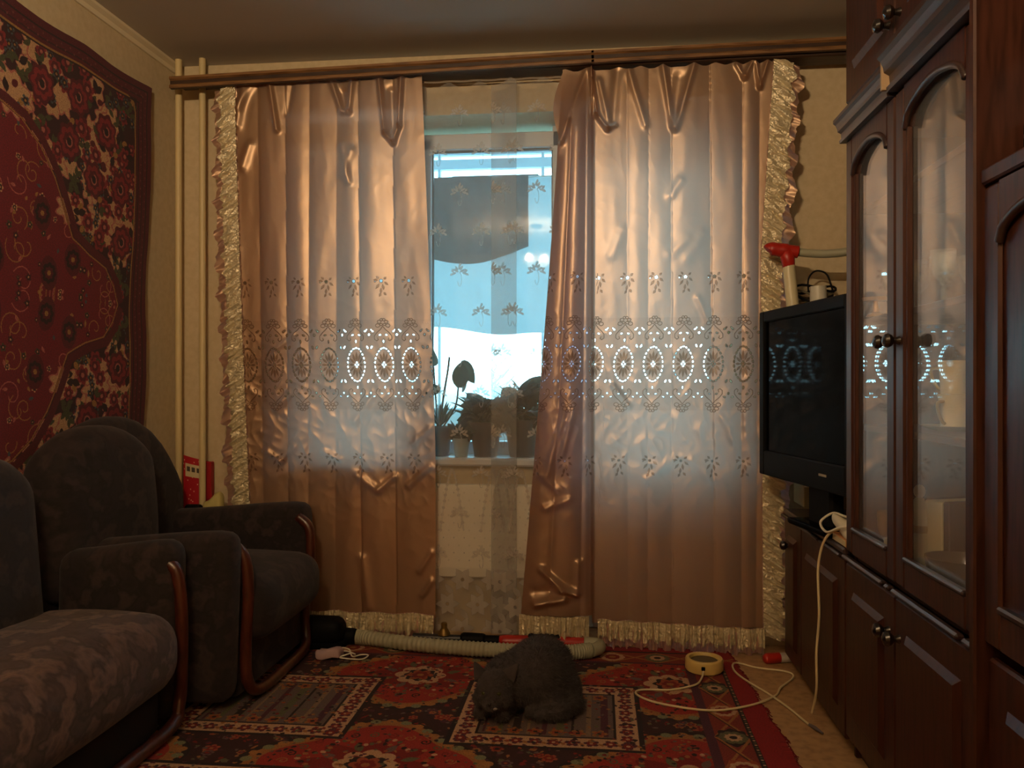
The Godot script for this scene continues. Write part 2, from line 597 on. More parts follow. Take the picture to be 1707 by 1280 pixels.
func outside() -> void:
	# enclosed balcony behind the window
	struct("balcony_floor", MB.new().box(Vector3(-0.4, -0.05, -4.35), Vector3(4.2, 0.1, 1.1)), mat(rgb(150, 150, 146), 0.8))
	struct("balcony_ceiling", MB.new().box(Vector3(-0.4, 2.58, -4.4), Vector3(4.2, 0.1, 1.2)), M.white)
	struct("balcony_wall", MB.new().box(Vector3(-0.4, 0.45, -4.9), Vector3(4.2, 0.9, 0.08)), M.white)
	struct("balcony_wall", MB.new().box(Vector3(-2.45, 1.25, -4.35), Vector3(0.1, 2.6, 1.1)), M.white)
	struct("balcony_wall", MB.new().box(Vector3(1.65, 1.25, -4.35), Vector3(0.1, 2.6, 1.1)), M.white)
	var g := Node3D.new()
	g.name = "window_2"
	add_child(g)
	g.set_meta("kind", "structure")
	for x in [-2.0, -0.965, -0.335, 0.45, 1.3]:
		part("post", MB.new().box(Vector3(x, 1.7, -4.9), Vector3(0.018, 1.6, 0.04), 0.003), M.white, g)
	for q in [[0.92, 0.05], [2.42, 0.06], [2.5, 0.05]]:
		part("rail", MB.new().box(Vector3(-0.4, q[0], -4.9), Vector3(4.1, q[1], 0.05), 0.005), M.white, g)
	for q in [[-0.88, -0.36], [-1.7, -1.0]]:
		var f := MB.new()
		for e in [[2.335, q[0], q[1]]]:
			f.box(Vector3((q[0] + q[1]) / 2, e[0], -4.86), Vector3(q[1] - q[0], 0.012, 0.02))
			f.box(Vector3(q[0], e[0] - 0.03, -4.86), Vector3(0.012, 0.06, 0.02))
			f.box(Vector3(q[1], e[0] - 0.03, -4.86), Vector3(0.012, 0.06, 0.02))
		part("sash_frame", f, M.dark_metal, g)
	# washing on the balcony line
	var lineo := part("clothes_line", MB.new().tube([Vector3(-2.4, 2.21, -4.3), Vector3(-0.4, 2.185, -4.3), Vector3(1.6, 2.21, -4.3)], 0.003, 6), M.white, self)
	tag(lineo, "thin line across the balcony carrying the hanging cloths", "clothes line")
	var cloth := mat(rgb(66, 74, 82), 0.9, {"cull_mode": BaseMaterial3D.CULL_DISABLED, "backlight_enabled": true, "backlight": Color(0.3, 0.3, 0.3)})
	var n := FastNoiseLite.new()
	n.frequency = 3.0
	var c1 := part("hanging_cloth", MB.new().grid(40, 30, func(u, v):
		var x: float = lerp(-1.3, -0.37, u)
		var bottom: float = 1.755 + 0.05 * pow(abs(u - 0.55) * 2.0, 2.0) + 0.03 * sin(u * 7.0)
		return Vector3(x, lerp(2.19, bottom, v), -4.285 + 0.02 * n.get_noise_2d(x * 2, v * 0.4))), cloth, self)
	tag(c1, "dark grey-blue cloth with a curved hem drying on the balcony line", "cloth", "washing on the balcony")
	var sheet := mat(rgb(112, 150, 168), 0.9, {"cull_mode": BaseMaterial3D.CULL_DISABLED, "backlight_enabled": true, "backlight": Color(0.5, 0.5, 0.5)})
	var c2 := part("hanging_sheet", MB.new().grid(60, 40, func(u, v):
		var x: float = lerp(-1.55, -0.1, u)
		var bottom: float = 1.425 - 0.085 * u + 0.012 * sin(u * 16)
		return Vector3(x, lerp(2.2, bottom, v), -4.33 + 0.03 * n.get_noise_2d(x * 1.5, v * 0.3 + 5))), sheet, self)
	tag(c2, "pale blue sheet with a slanting lower edge hanging on the balcony", "sheet", "washing on the balcony")
	# yard beyond: pale ground and bare trees
	struct("ground", MB.new().box(Vector3(0, -9.1, -70), Vector3(160, 0.2, 120)), mat(rgb(206, 214, 214), 0.9))
	var bark := mat(rgb(232, 240, 238), 0.9)
	for k in 3:
		var base := Vector3([-5.6, -3.6, -1.6][k], -9.0, [-24.0, -27.0, -25.0][k])
		var t := thing("tree", ["pale bare tree outside, nearest the curtain by the pipes", "pale bare tree outside, in the middle of the gap", "pale bare tree outside, nearest the curtain by the television"][k], "tree", base, "trees beyond the balcony")
		part("trunk", MB.new().tube([Vector3.ZERO, Vector3(0.1, 5, 0), Vector3(0, 10.5, 0)], [0.2, 0.14, 0.06], 8), bark, t)
		var tw := MB.new()
		for i in 60:
			var y := rng.randf_range(5.0, 10.3)
			var a := rng.randf() * TAU
			var l := rng.randf_range(0.8, 1.9) * (1.25 - y / 14.0)
			var e := Vector3(cos(a) * l, y + l * 0.8, sin(a) * l)
			tw.tube([Vector3(0.05, y, 0), Vector3(e.x * 0.5, y + l * 0.3, e.z * 0.5), e], [0.05, 0.035, 0.012], 5)
			for j in 3:
				var b := Vector3(e.x * 0.5, y + l * 0.3, e.z * 0.5).lerp(e, j / 3.0)
				tw.tube([b, b + Vector3(rng.randf_range(-0.5, 0.5), rng.randf_range(0.2, 0.6), rng.randf_range(-0.5, 0.5))], 0.014, 4)
		part("branches", tw, bark, t)

func window_and_door() -> void:
	var zf := -3.69
	var w := Node3D.new()
	w.name = "window_1"
	add_child(w)
	w.set_meta("kind", "structure")
	var x0 := -1.245
	var x1 := -0.162
	var f := MB.new()
	for x in [x0 + 0.02, x1 - 0.02]:
		f.box(Vector3(x, 1.5, zf), Vector3(0.05, 1.5, 0.07), 0.004)
	f.box(Vector3((x0 + x1) / 2, 2.19, zf), Vector3(x1 - x0, 0.07, 0.07), 0.004)
	f.box(Vector3((x0 + x1) / 2, 0.80, zf), Vector3(x1 - x0, 0.06, 0.07), 0.004)
	part("window_frame", f, M.white, w)
	part("mullion", MB.new().box(Vector3(-0.79, 1.5, zf), Vector3(0.06, 1.4, 0.07), 0.004), M.white, w)
	for q in [[x0 + 0.045, -0.82], [-0.76, x1 - 0.045]]:
		part("pane", MB.new().box(Vector3((q[0] + q[1]) / 2, 1.49, zf), Vector3(q[1] - q[0], 1.34, 0.004)), M.pane, w)
		var gk := MB.new()
		for xx in [q[0], q[1]]:
			gk.box(Vector3(xx, 1.49, zf + 0.002), Vector3(0.012, 1.34, 0.02))
		gk.box(Vector3((q[0] + q[1]) / 2, 2.155, zf + 0.002), Vector3(q[1] - q[0], 0.012, 0.02))
		part("gasket", gk, M.dark_metal, w)
	struct("windowsill_1", MB.new().box(Vector3(-0.70, 0.755, -3.555), Vector3(1.08, 0.035, 0.2), 0.008), M.sill)
	var d := Node3D.new()
	d.name = "door_1"
	add_child(d)
	d.set_meta("kind", "structure")
	var a := -0.09
	var b := 0.55
	var df := MB.new()
	for x in [a + 0.03, b - 0.03]:
		df.box(Vector3(x, 1.13, zf), Vector3(0.08, 2.25, 0.07), 0.004)
	df.box(Vector3((a + b) / 2, 2.14, zf), Vector3(b - a, 0.22, 0.07), 0.004)
	df.box(Vector3((a + b) / 2, 0.76, zf), Vector3(b - a, 0.08, 0.07), 0.004)
	part("door_frame", df, M.white, d)
	part("door_panel", MB.new().box(Vector3((a + b) / 2, 0.37, zf), Vector3(b - a - 0.1, 0.74, 0.05), 0.004), M.white, d)
	part("pane", MB.new().box(Vector3((a + b) / 2, 1.42, zf), Vector3(b - a - 0.13, 1.26, 0.004)), M.pane, d)

# ------------------------------------------------------------------ curtains
var PITCH := 122.0   # millimetres from rosette to rosette
func lace_texture() -> Array:
	var sz := 1024
	var k := sz / 1000.0   # pixels per millimetre: the texture covers 1.0 m x 1.0 m of cloth, y 0.67 .. 1.67
	var col := Px.new(sz, sz, Color(1, 1, 1, 1))
	var hgt := Px.new(sz, sz, Color(0.5, 0.5, 0.5), Image.FORMAT_RGBA8)
	var shaded_thread := Color(0.76, 0.71, 0.66, 1)  # both thread colours darkened to stand for the shading of their relief
	var shaded_thread2 := Color(0.83, 0.8, 0.78, 1)
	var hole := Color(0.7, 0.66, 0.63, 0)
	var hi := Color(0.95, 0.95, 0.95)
	var cy := (1670 - 1172) * k
	# heavier cloth of the band
	col.im.fill_rect(Rect2i(0, int(cy - 190 * k), sz, int(380 * k)), Color(0.98, 0.975, 0.97, 1))
	for m in range(-1, 10):
		var cx := (40.0 + m * PITCH) * k
		for pass_ in 2:
			var cut := pass_ == 1
			var P := func(x: float, y: float) -> Vector2: return Vector2(cx + x * k, cy - y * k)
			var H := func(x: float, y: float, rx: float, ry: float, rot: float) -> void:
				var q: Vector2 = P.call(x, y)
				if cut:
					col.ell(q.x, q.y, rx * k, ry * k, rot, hole)
				else:
					col.ell(q.x, q.y, (rx + 2.0) * k, (ry + 2.0) * k, rot, shaded_thread)
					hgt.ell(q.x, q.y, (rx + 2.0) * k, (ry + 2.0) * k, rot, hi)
			# ring of slots
			for i in 22:
				var a := TAU * i / 22.0
				var ry := 66.0 + 5.0 * pow(abs(cos(a)), 6.0)
				H.call(39.0 * sin(a), ry * cos(a), 5.0, 2.9, -atan2(ry * -sin(a), 39.0 * cos(a)))
			for q in [[0, 9], [0, -9], [6, 0], [-6, 0]]:
				H.call(q[0], q[1], 3.4, 4.0, 0.0)
			# pairs of slots between the rosettes, drops above and below
			for s in [-1.0, 1.0]:
				H.call(61 + s * 9, 74, 3.4, 7.0, s * 0.5)
				H.call(61 + s * 9, -70, 3.4, 7.0, -s * 0.5)
				H.call(s * 14, 126, 5.0, 3.0, s * 0.3)
				H.call(s * 14, -122, 4.4, 2.4, -s * 0.3)
				H.call(61 + s * 16, 142, 5.0, 3.2, s * 0.4)
				H.call(61 + s * 10, 148, 2.6, 2.6, 0.0)
				H.call(61 + s * 16, -134, 4.6, 2.4, -s * 0.4)
			H.call(61, 127, 4.6, 5.0, 0.0)
			H.call(61, -120, 3.4, 4.4, 0.0)
			H.call(0, 99, 2.4, 6.4, 0.0)
			H.call(0, -96, 2.8, 6.0, 0.0)
			# the open flowers of the upper and the lower row
			for row in [[355.0, 0.8], [-395.0, 0.45]]:
				for i in 5:
					var a := TAU * i / 5.0
					H.call(sin(a) * 5.0 * row[1], row[0] + cos(a) * 5.0 * row[1], 3.2 * row[1], 3.2 * row[1], 0.0)
				H.call(-26, row[0] - 3, 2.6 * row[1], 2.4 * row[1], 0.0)
			if not cut:
				# petals of the rosette
				for i in 12:
					var a := TAU * i / 12.0
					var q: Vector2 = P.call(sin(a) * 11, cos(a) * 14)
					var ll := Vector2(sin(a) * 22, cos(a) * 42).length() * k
					col.leaf(q.x, q.y, ll, 5.0 * k, atan2(-cos(a) * 42, sin(a) * 22), shaded_thread)
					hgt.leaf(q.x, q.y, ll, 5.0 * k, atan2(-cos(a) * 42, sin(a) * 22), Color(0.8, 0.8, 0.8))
				# hearts with curled ends and looped crowns, above and below
				for sy in [1.0, -1.0]:
					for s in [-1.0, 1.0]:
						var c1 := []
						for q in [[0, 163], [10, 150], [26, 136], [37, 122], [37, 108], [28, 101], [21, 106], [24, 114]]:
							c1.append(P.call(s * q[0], sy * q[1]))
						col.line(c1, 3.0 * k, shaded_thread)
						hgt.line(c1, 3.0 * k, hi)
						for q in [[22, 166, 9], [15, 182, 8], [7, 170, 6], [5, 191, 6]]:
							var e: Vector2 = P.call(s * q[0], sy * q[1])
							col.arc(e.x, e.y, q[2] * k, q[2] * 0.8 * k, 0, TAU, 2.6 * k, shaded_thread)
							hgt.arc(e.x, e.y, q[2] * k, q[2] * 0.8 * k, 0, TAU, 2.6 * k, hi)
				# leaf sprays under the flowers
				for row in [355.0, -395.0]:
					for q in [[-8, -12, 26, 2.2], [6, -14, 24, 1.4], [14, -4, 20, 0.7], [-14, 2, 18, 3.3], [0, -30, 24, 1.7], [-2, -52, 16, 2.1], [10, -48, 16, 0.9], [12, 8, 14, -0.7], [-10, 10, 14, 3.9]]:
						var e: Vector2 = P.call(q[0], row + q[1])
						col.leaf(e.x, e.y, q[2] * k, 5.0 * k, q[3], shaded_thread2)
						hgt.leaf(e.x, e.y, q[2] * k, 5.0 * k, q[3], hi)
						col.line([e, e + Vector2(cos(q[3]), sin(q[3])) * q[2] * k], 1.6 * k, shaded_thread)
	# a little needlework everywhere in the band
	for i in 500:
		var x := rng.randf() * sz
		var y := cy + rng.randf_range(-190, 190) * k
		if col.im.get_pixelv(Vector2i(clampi(int(x), 0, sz - 1), clampi(int(y), 0, sz - 1))).a > 0.5:
			hgt.ell(x, y, 3.0, 2.0, rng.randf() * PI, Color(0.62, 0.62, 0.62))
	return [col.tex(), hgt.tex()]

# cloth from a table of heights: xl, xr (edges by height), folds, ridges
func cloth_sheet(nu: int, nv: int, edge: Callable, y_top: float, y_bot: Callable, zbase: float, folds: Callable, ridges: Array, seed_: int, u0: float, hooks: Array) -> MB:
	var z := PackedFloat32Array()
	z.resize((nu + 1) * (nv + 1))
	var xs := PackedFloat32Array()
	xs.resize(z.size())
	var ys := PackedFloat32Array()
	ys.resize(z.size())
	var n := FastNoiseLite.new()
	n.seed = seed_
	n.frequency = 1.0
	n.fractal_octaves = 3
	var n2 := FastNoiseLite.new()
	n2.seed = seed_ + 9
	n2.frequency = 1.0
	n2.noise_type = FastNoiseLite.TYPE_SIMPLEX
	n2.fractal_type = FastNoiseLite.FRACTAL_RIDGED
	n2.fractal_octaves = 2
	for j in nv + 1:
		var v := float(j) / nv
		for i in nu + 1:
			var u := float(i) / nu
			var k := j * (nu + 1) + i
			var yb: float = y_bot.call(u)
			var y: float = lerp(y_top, yb, v)
			var e: Vector2 = edge.call(y)
			var x: float = lerp(e.x, e.y, u)
			# the top edge sags between the hooks
			var sag := 1.0
			for h in hooks:
				sag = min(sag, abs(x - h) / 0.035)
			y -= 0.012 * sag * exp(-v * 14.0)
			xs[k] = x
			ys[k] = y
			var zz: float = zbase + folds.call(x, y)
			zz += 0.006 * n.get_noise_2d(x * 4.0, y * 0.9)
			# crumples: strongest round the needlework and below it
			var amp := 0.0004 + 0.0034 * exp(-pow((y - 0.92) / 0.32, 2.0))
			zz += amp * n2.get_noise_2d(x * 6.0 + y * 2.5, y * 5.0 - x * 3.0)
			z[k] = zz
	for r in ridges:
		var a := Vector2(r[0], r[1])
		var b := Vector2(r[2], r[3])
		var w: float = r[4]
		var hgt: float = r[5]
		var lo := Vector2(min(a.x, b.x), min(a.y, b.y)) - Vector2.ONE * w * 2.5
		var hi := Vector2(max(a.x, b.x), max(a.y, b.y)) + Vector2.ONE * w * 2.5
		for j in nv + 1:
			var yy := ys[j * (nu + 1)]
			if yy < lo.y - 0.03 or yy > hi.y + 0.03:
				continue
			for i in nu + 1:
				var k := j * (nu + 1) + i
				if xs[k] < lo.x or xs[k] > hi.x:
					continue
				var q := Vector2(xs[k], ys[k])
				var d := seg_dist(q, a, b) / w
				if d < 2.5:
					z[k] += hgt * exp(-d * d)
	var m := MB.new()
	# u along the cloth measured at the height of the rosettes
	var jm := int(nv * 0.54)
	var arc := PackedFloat32Array()
	arc.resize(nu + 1)
	arc[0] = u0
	for i in range(1, nu + 1):
		var k := jm * (nu + 1) + i
		arc[i] = arc[i - 1] + Vector2(xs[k] - xs[k - 1], z[k] - z[k - 1]).length()
	for j in nv + 1:
		for i in nu + 1:
			var k := j * (nu + 1) + i
			m.v.push_back(Vector3(xs[k], ys[k], z[k]))
			m.uv.push_back(Vector2(arc[i], 1.67 - ys[k]))
	for j in nv:
		for i in nu:
			var a := j * (nu + 1) + i
			m.tri(a, a + 1, a + nu + 2)
			m.tri(a, a + nu + 2, a + nu + 1)
	return m

# pillowed folds between sharp valleys at the given places (x at the top, x at the bottom, depth)
func fold_fn(cr: Array) -> Callable:
	return func(x: float, y: float) -> float:
		var t: float = clamp((2.385 - y) / 2.3, 0.0, 1.0)
		for i in cr.size() - 1:
			var a: float = lerp(cr[i][0], cr[i][1], t)
			var b: float = lerp(cr[i + 1][0], cr[i + 1][1], t)
			if x >= a and x < b:
				var s := (x - a) / (b - a)
				return 0.36 * cr[i][2] * pow(sin(PI * pow(s, cr[i][3])), 0.75) + 0.5 * cr[i][4] * (0.5 + 0.5 * cos(PI * s))
		return 0.0

# gathered strip: from seam point s(t) outwards o(t) by width w; pleats slant
func ruffle(n: int, cols: int, s: Callable, o: Callable, w: float, pleats: float, depth: float, slant: float, seed_: int, lift := 0.0) -> MB:
	var nz := FastNoiseLite.new()
	nz.seed = seed_
	nz.frequency = 1.0
	return MB.new().grid(cols, n, func(c, t):
		var base: Vector3 = s.call(t)
		var out: Vector3 = o.call(t)
		var ph: float = t * pleats * TAU + slant * c + 4.5 * nz.get_noise_2d(t * pleats * 0.55, 2.0) + 1.2 * nz.get_noise_2d(t * pleats * 1.3, c * 2.5 + 7.0)
		var am: float = depth * (0.35 + 0.65 * c) * (0.7 + 0.6 * nz.get_noise_2d(t * pleats * 0.9, 9.0))
		var wave := sin(ph) + 0.35 * sin(2.3 * ph + 1.0)
		var ln: float = w * c * (1.0 + 0.10 * sin(ph * 0.5 + 1.0) + 0.12 * nz.get_noise_2d(t * pleats * 1.1, 4.0))
		return base + out * ln + Vector3(0, 0, lift + am * wave + 0.35 * depth * c))

func curtains() -> void:
	# rail with its wooden valance strip
	var rail := thing("curtain_rail", "brown wooden valance rail across the top of the window wall", "curtain rail", Vector3(0, 0, 0))
	for k in 2:
		var xa: float = [-1.835, -0.03][k]
		var xb: float = [-0.02, 1.19][k]
		var ya: float = [2.36, 2.39][k]
		var yb: float = [2.395, 2.405][k]
		var ang := atan2(yb - ya, xb - xa)
		var up: float = 0.0 if k == 0 else 0.004
		var tr := Transform3D(Basis(Vector3(0, 0, 1), Vector3(0, 1, 0), Vector3(1, 0, 0)).orthonormalized(), Vector3(xa, ya + up, -3.335))
		var len := Vector2(xb - xa, yb - ya).length()
		var b2 := Basis(Vector3(0, 0, 1), ang) * Basis(Vector3(0, 0, -1), Vector3(0, 1, 0), Vector3(1, 0, 0))
		tr = Transform3D(b2, Vector3(xa, ya + up, -3.335))
		var face := PackedVector2Array([Vector2(0, 0), Vector2(0.012, 0), Vector2(0.012, 0.052), Vector2(0, 0.052)])
		part("valance_board", MB.new().prism(face, tr, len), M.cornice_dark, rail)
		var lower := PackedVector2Array([Vector2(-0.009, 0.001), Vector2(0.0, 0.001), Vector2(0.0, 0.017), Vector2(-0.005, 0.017), Vector2(-0.009, 0.012)])
		part("bead", MB.new().prism(lower, tr, len), M.cornice, rail)
		var upper := PackedVector2Array([Vector2(-0.008, 0.04), Vector2(0.0, 0.034), Vector2(0.0, 0.052), Vector2(-0.008, 0.05)])
		part("bead", MB.new().prism(upper, tr, len), M.cornice, rail)
		part("track", MB.new().box(Vector3((xa + xb) / 2, 2.41, -3.41), Vector3(xb - xa, 0.03, 0.1), 0.004), M.cornice_dark, rail)
	var lt := lace_texture()
	var satin: StandardMaterial3D = M.satin
	satin.albedo_texture = lt[0]
	satin.transparency = BaseMaterial3D.TRANSPARENCY_ALPHA_SCISSOR
	satin.alpha_scissor_threshold = 0.5
	satin.heightmap_enabled = true
	satin.heightmap_texture = lt[1]
	satin.heightmap_scale = 0.35
	satin.texture_repeat = false
	# ---- left curtain
	var le := func(y: float) -> Vector2:
		var t: float = clamp((2.385 - y) / 2.3, 0.0, 1.0)
		return Vector2(lerp(-1.565, -1.475, pow(t, 1.3)), lerp(-0.742, -0.684, min(1.0, t * 1.5)))
	var lf := fold_fn([[-1.8, -1.8, 0.02, 1.0, 0.0], [-1.464, -1.43, 0.022, 0.8, 0.0], [-1.338, -1.32, 0.018, 1.2, 0.006], [-1.232, -1.24, 0.014, 0.8, 0.0], [-1.113, -1.12, 0.016, 1.3, 0.0], [-1.016, -1.0, 0.022, 0.8, 0.008], [-0.866, -0.85, 0.018, 1.1, 0.006], [-0.60, -0.55, 0.018, 1, 0]])
	var lr := [
		[-1.525, 2.38, -1.555, 2.21, 0.018, 0.014], [-1.49, 2.38, -1.55, 2.28, 0.016, 0.01], [-1.405, 2.38, -1.375, 2.18, 0.011, 0.014], [-1.31, 2.38, -1.33, 2.25, 0.013, -0.008],
		[-1.13, 2.37, -1.09, 2.25, 0.012, 0.012], [-1.045, 2.37, -1.06, 2.25, 0.011, 0.012], [-1.09, 2.25, -1.06, 2.245, 0.011, 0.011], [-1.085, 2.33, -1.08, 2.28, 0.02, -0.01],
		[-0.925, 2.38, -0.90, 2.15, 0.009, 0.021], [-0.90, 2.15, -0.865, 2.11, 0.009, 0.021], [-0.865, 2.11, -0.84, 2.18, 0.009, 0.021], [-0.84, 2.18, -0.83, 2.38, 0.009, 0.021], [-0.875, 2.33, -0.87, 2.18, 0.018, -0.012],
		[-1.53, 2.03, -1.50, 2.12, 0.02, 0.012], [-1.08, 1.98, -1.05, 2.08, 0.02, 0.008], [-1.09, 2.1, -1.06, 1.95, 0.014, 0.008],
		[-1.38, 0.98, -1.33, 1.05, 0.016, 0.008], [-1.03, 0.93, -0.95, 1.04, 0.016, 0.010], [-0.93, 0.98, -0.88, 1.03, 0.016, 0.010], [-1.02, 0.70, -0.93, 0.64, 0.016, 0.010], [-0.93, 0.64, -0.86, 0.70, 0.014, 0.010],
		[-1.42, 0.80, -1.36, 0.76, 0.014, 0.009], [-1.36, 0.76, -1.30, 0.82, 0.014, 0.008], [-1.17, 0.80, -1.10, 0.77, 0.014, 0.008], [-0.78, 0.84, -0.71, 0.90, 0.016, 0.010], [-0.76, 1.0, -0.70, 1.08, 0.014, 0.009],
		[-0.80, 0.66, -0.71, 0.74, 0.014, 0.010], [-0.75, 0.3, -0.70, 0.38, 0.012, 0.008], [-0.74, 0.2, -0.70, 0.26, 0.012, 0.008], [-1.0, 0.35, -0.97, 0.15, 0.02, 0.010], [-1.38, 1.24, -1.30, 1.30, 0.012, 0.005]]
	var cl := thing("curtain", "pink satin curtain with pierced embroidery, its cream ruffle beside the heating pipes", "curtain", Vector3.ZERO, "satin window curtains")
	var ml := cloth_sheet(210, 420, le, 2.392, func(_u): return 0.105, -3.385, lf, lr, 3, 0.02, [-1.55, -1.48, -1.40, -1.32, -1.22, -1.13, -1.04, -0.925, -0.83, -0.745])
	part("panel", ml, satin, cl)
	var seam_l := func(t: float) -> Vector3:
		var y: float = lerp(2.38, 0.08, t)
		return Vector3(le.call(y).x + 0.008, y, -3.367)
	part("ruffle", ruffle(640, 14, seam_l, func(t): return Vector3(-1, -0.25, 0), 0.070, 56, 0.013, -7.0, 5, 0.004), M.ruffle, cl)
	part("ruffle_backing", ruffle(420, 8, seam_l, func(t): return Vector3(-1, -0.3, 0), 0.104, 34, 0.014, -5.0, 8, -0.012), M.satin_edge, cl)
	var hem_l := func(t: float) -> Vector3: return Vector3(lerp(-1.48, -0.686, t), 0.128 + 0.004 * sin(t * 30), -3.362 + lf.call(lerp(-1.47, -0.69, t), 0.1))
	part("hem_ruffle", ruffle(420, 12, hem_l, func(t): return Vector3(0, -1, 0.0), 0.078, 30, 0.014, 0.6, 12, 0.004), M.ruffle, cl)
	part("hem_backing", ruffle(300, 8, hem_l, func(t): return Vector3(0, -1, 0.0), 0.110, 22, 0.011, 0.3, 14, -0.004), M.satin_edge, cl)
	# ---- right curtain
	var re := func(y: float) -> Vector2:
		var t: float = clamp((2.385 - y) / 2.3, 0.0, 1.0)
		var xl: float = lerp(-0.150, -0.325, pow(t, 1.15))
		if t < 0.12:
			xl -= 0.03 * sin(t / 0.12 * PI)
		return Vector2(xl, lerp(0.705, 0.655, min(1.0, t * 3.0)) + 0.02 * max(0.0, t - 0.5))
	var base_r := fold_fn([[-0.02, -0.02, 0.012, 1.0, 0.0], [0.115, 0.12, 0.018, 0.8, 0.0], [0.205, 0.2, 0.014, 1.2, 0.004], [0.294, 0.30, 0.020, 0.8, 0.006], [0.449, 0.47, 0.022, 1.2, 0.01], [0.58, 0.575, 0.02, 0.9, 0.004], [0.646, 0.63, 0.015, 1, 0], [0.75, 0.75, 0.0, 1, 0]])
	var rf := func(x: float, y: float) -> float:
		if x < -0.034:
			var t: float = clamp((2.385 - y) / 2.3, 0.0, 1.0)
			var xl: float = lerp(-0.150, -0.325, pow(t, 1.15))
			var s: float = clamp((x - xl) / (-0.034 - xl), 0.0, 1.0)
			var k: float = smoothstep(0.0, 0.12, t)
			return k * (0.028 + 0.026 * sin(PI * s)) + k * 0.012 * pow(abs(sin(PI * s * 2.2 + 0.4)), 0.7) * smoothstep(1.0, 0.9, s)
		return 0.7 * base_r.call(x, y) - 0.002 + 0.03 * exp(-pow((x + 0.034) / 0.008, 2.0))
	var rr := [
		[-0.05, 2.39, -0.155, 2.08, 0.012, 0.018], [-0.05, 2.39, -0.12, 2.18, 0.012, -0.01], [-0.16, 2.08, -0.175, 2.03, 0.018, 0.012],
		[-0.035, 2.39, -0.01, 2.20, 0.009, 0.022], [-0.01, 2.20, 0.035, 2.14, 0.009, 0.021], [0.035, 2.14, 0.065, 2.155, 0.009, 0.015], [0.04, 2.17, 0.0, 2.34, 0.012, 0.008], [0.055, 2.17, 0.075, 2.38, 0.02, -0.008],
		[0.26, 2.39, 0.30, 2.14, 0.013, 0.013], [0.385, 2.39, 0.31, 2.13, 0.013, 0.011], [0.325, 2.34, 0.31, 2.2, 0.025, -0.009], [0.12, 2.38, 0.19, 2.15, 0.014, 0.008],
		[0.555, 2.38, 0.585, 2.33, 0.01, 0.012], [0.585, 2.33, 0.615, 2.39, 0.01, 0.012], [0.63, 2.39, 0.645, 2.29, 0.009, 0.014], [0.645, 2.29, 0.675, 2.39, 0.009, 0.012],
		[0.29, 1.86, 0.33, 1.92, 0.018, 0.006], [0.29, 1.62, 0.36, 1.68, 0.022, 0.004], [0.36, 1.60, 0.42, 1.70, 0.024, 0.004], [0.1, 1.72, 0.05, 1.62, 0.022, 0.004],
		[0.06, 1.08, 0.12, 1.0, 0.012, 0.012], [0.38, 0.78, 0.45, 0.70, 0.02, 0.008], [0.50, 0.95, 0.54, 0.86, 0.016, 0.007], [0.20, 0.70, 0.30, 0.78, 0.02, 0.007], [0.44, 1.35, 0.40, 1.44, 0.014, 0.006],
		[-0.14, 0.98, -0.21, 0.72, 0.016, 0.014], [-0.10, 1.0, -0.15, 0.8, 0.014, 0.012], [-0.17, 0.66, -0.24, 0.72, 0.014, 0.012], [-0.12, 0.62, -0.22, 0.58, 0.014, 0.009],
		[-0.23, 0.33, -0.15, 0.255, 0.014, 0.026], [-0.15, 0.255, -0.09, 0.235, 0.014, 0.028], [-0.14, 0.215, -0.26, 0.19, 0.014, 0.024], [-0.19, 0.245, -0.26, 0.24, 0.02, -0.014], [-0.085, 0.24, -0.08, 0.36, 0.016, 0.014]]
	var cr := thing("curtain", "pink satin curtain with pierced embroidery before the balcony door, reaching to the television", "curtain", Vector3.ZERO, "satin window curtains")
	var bot_r := func(u: float) -> float: return 0.115 + (0.028 if u < 0.3 else -0.01)
	var mr := cloth_sheet(230, 420, re, 2.396, bot_r, -3.385, rf, rr, 21, 0.03, [-0.14, -0.05, 0.08, 0.17, 0.26, 0.385, 0.47, 0.55, 0.615, 0.675])
	part("panel", mr, satin, cr)
	var seam_r := func(t: float) -> Vector3:
		var y: float = lerp(2.395, 0.08, t)
		return Vector3(re.call(y).y - 0.008, y, -3.367)
	part("ruffle", ruffle(640, 14, seam_r, func(t): return Vector3(1, -0.25, 0), 0.080, 54, 0.013, -7.0, 25, 0.004), M.ruffle, cr)
	part("ruffle_backing", ruffle(420, 8, seam_r, func(t): return Vector3(1, -0.3, 0), 0.112, 32, 0.014, -5.0, 28, -0.012), M.satin_edge, cr)
	part("turned_back_edge", MB.new().grid(16, 60, func(u, v):
		var y: float = lerp(2.37, 0.14, v)
		return Vector3(lerp(re.call(y).x + 0.004, -0.045, u), y, -3.392 + 0.004 * sin(u * 5.0 + v * 3.0))), M.satin_edge, cr)
	var hem_r := func(t: float) -> Vector3:
		var x: float = lerp(-0.005, 0.66, t)
		return Vector3(x, lerp(0.128, 0.108, t) + 0.003 * sin(t * 40), -3.362 + base_r.call(x, 0.1))
	part("hem_ruffle", ruffle(420, 12, hem_r, func(t): return Vector3(0, -1, 0.0), 0.076, 28, 0.014, 0.6, 32, 0.004), M.ruffle, cr)
	part("hem_backing", ruffle(300, 8, hem_r, func(t): return Vector3(0, -1, 0.0), 0.108, 24, 0.011, 0.3, 34, -0.004), M.satin_edge, cr)
	var hem_f := func(t: float) -> Vector3:
		var x: float = lerp(-0.325, -0.04, t)
		return Vector3(x, 0.15, -3.355 + rf.call(x, 0.13))
	part("hem_ruffle", ruffle(200, 12, hem_f, func(t): return Vector3(0, -1, 0.0), 0.085, 12, 0.014, 0.6, 36, 0.004), M.ruffle, cr)
	sheer()

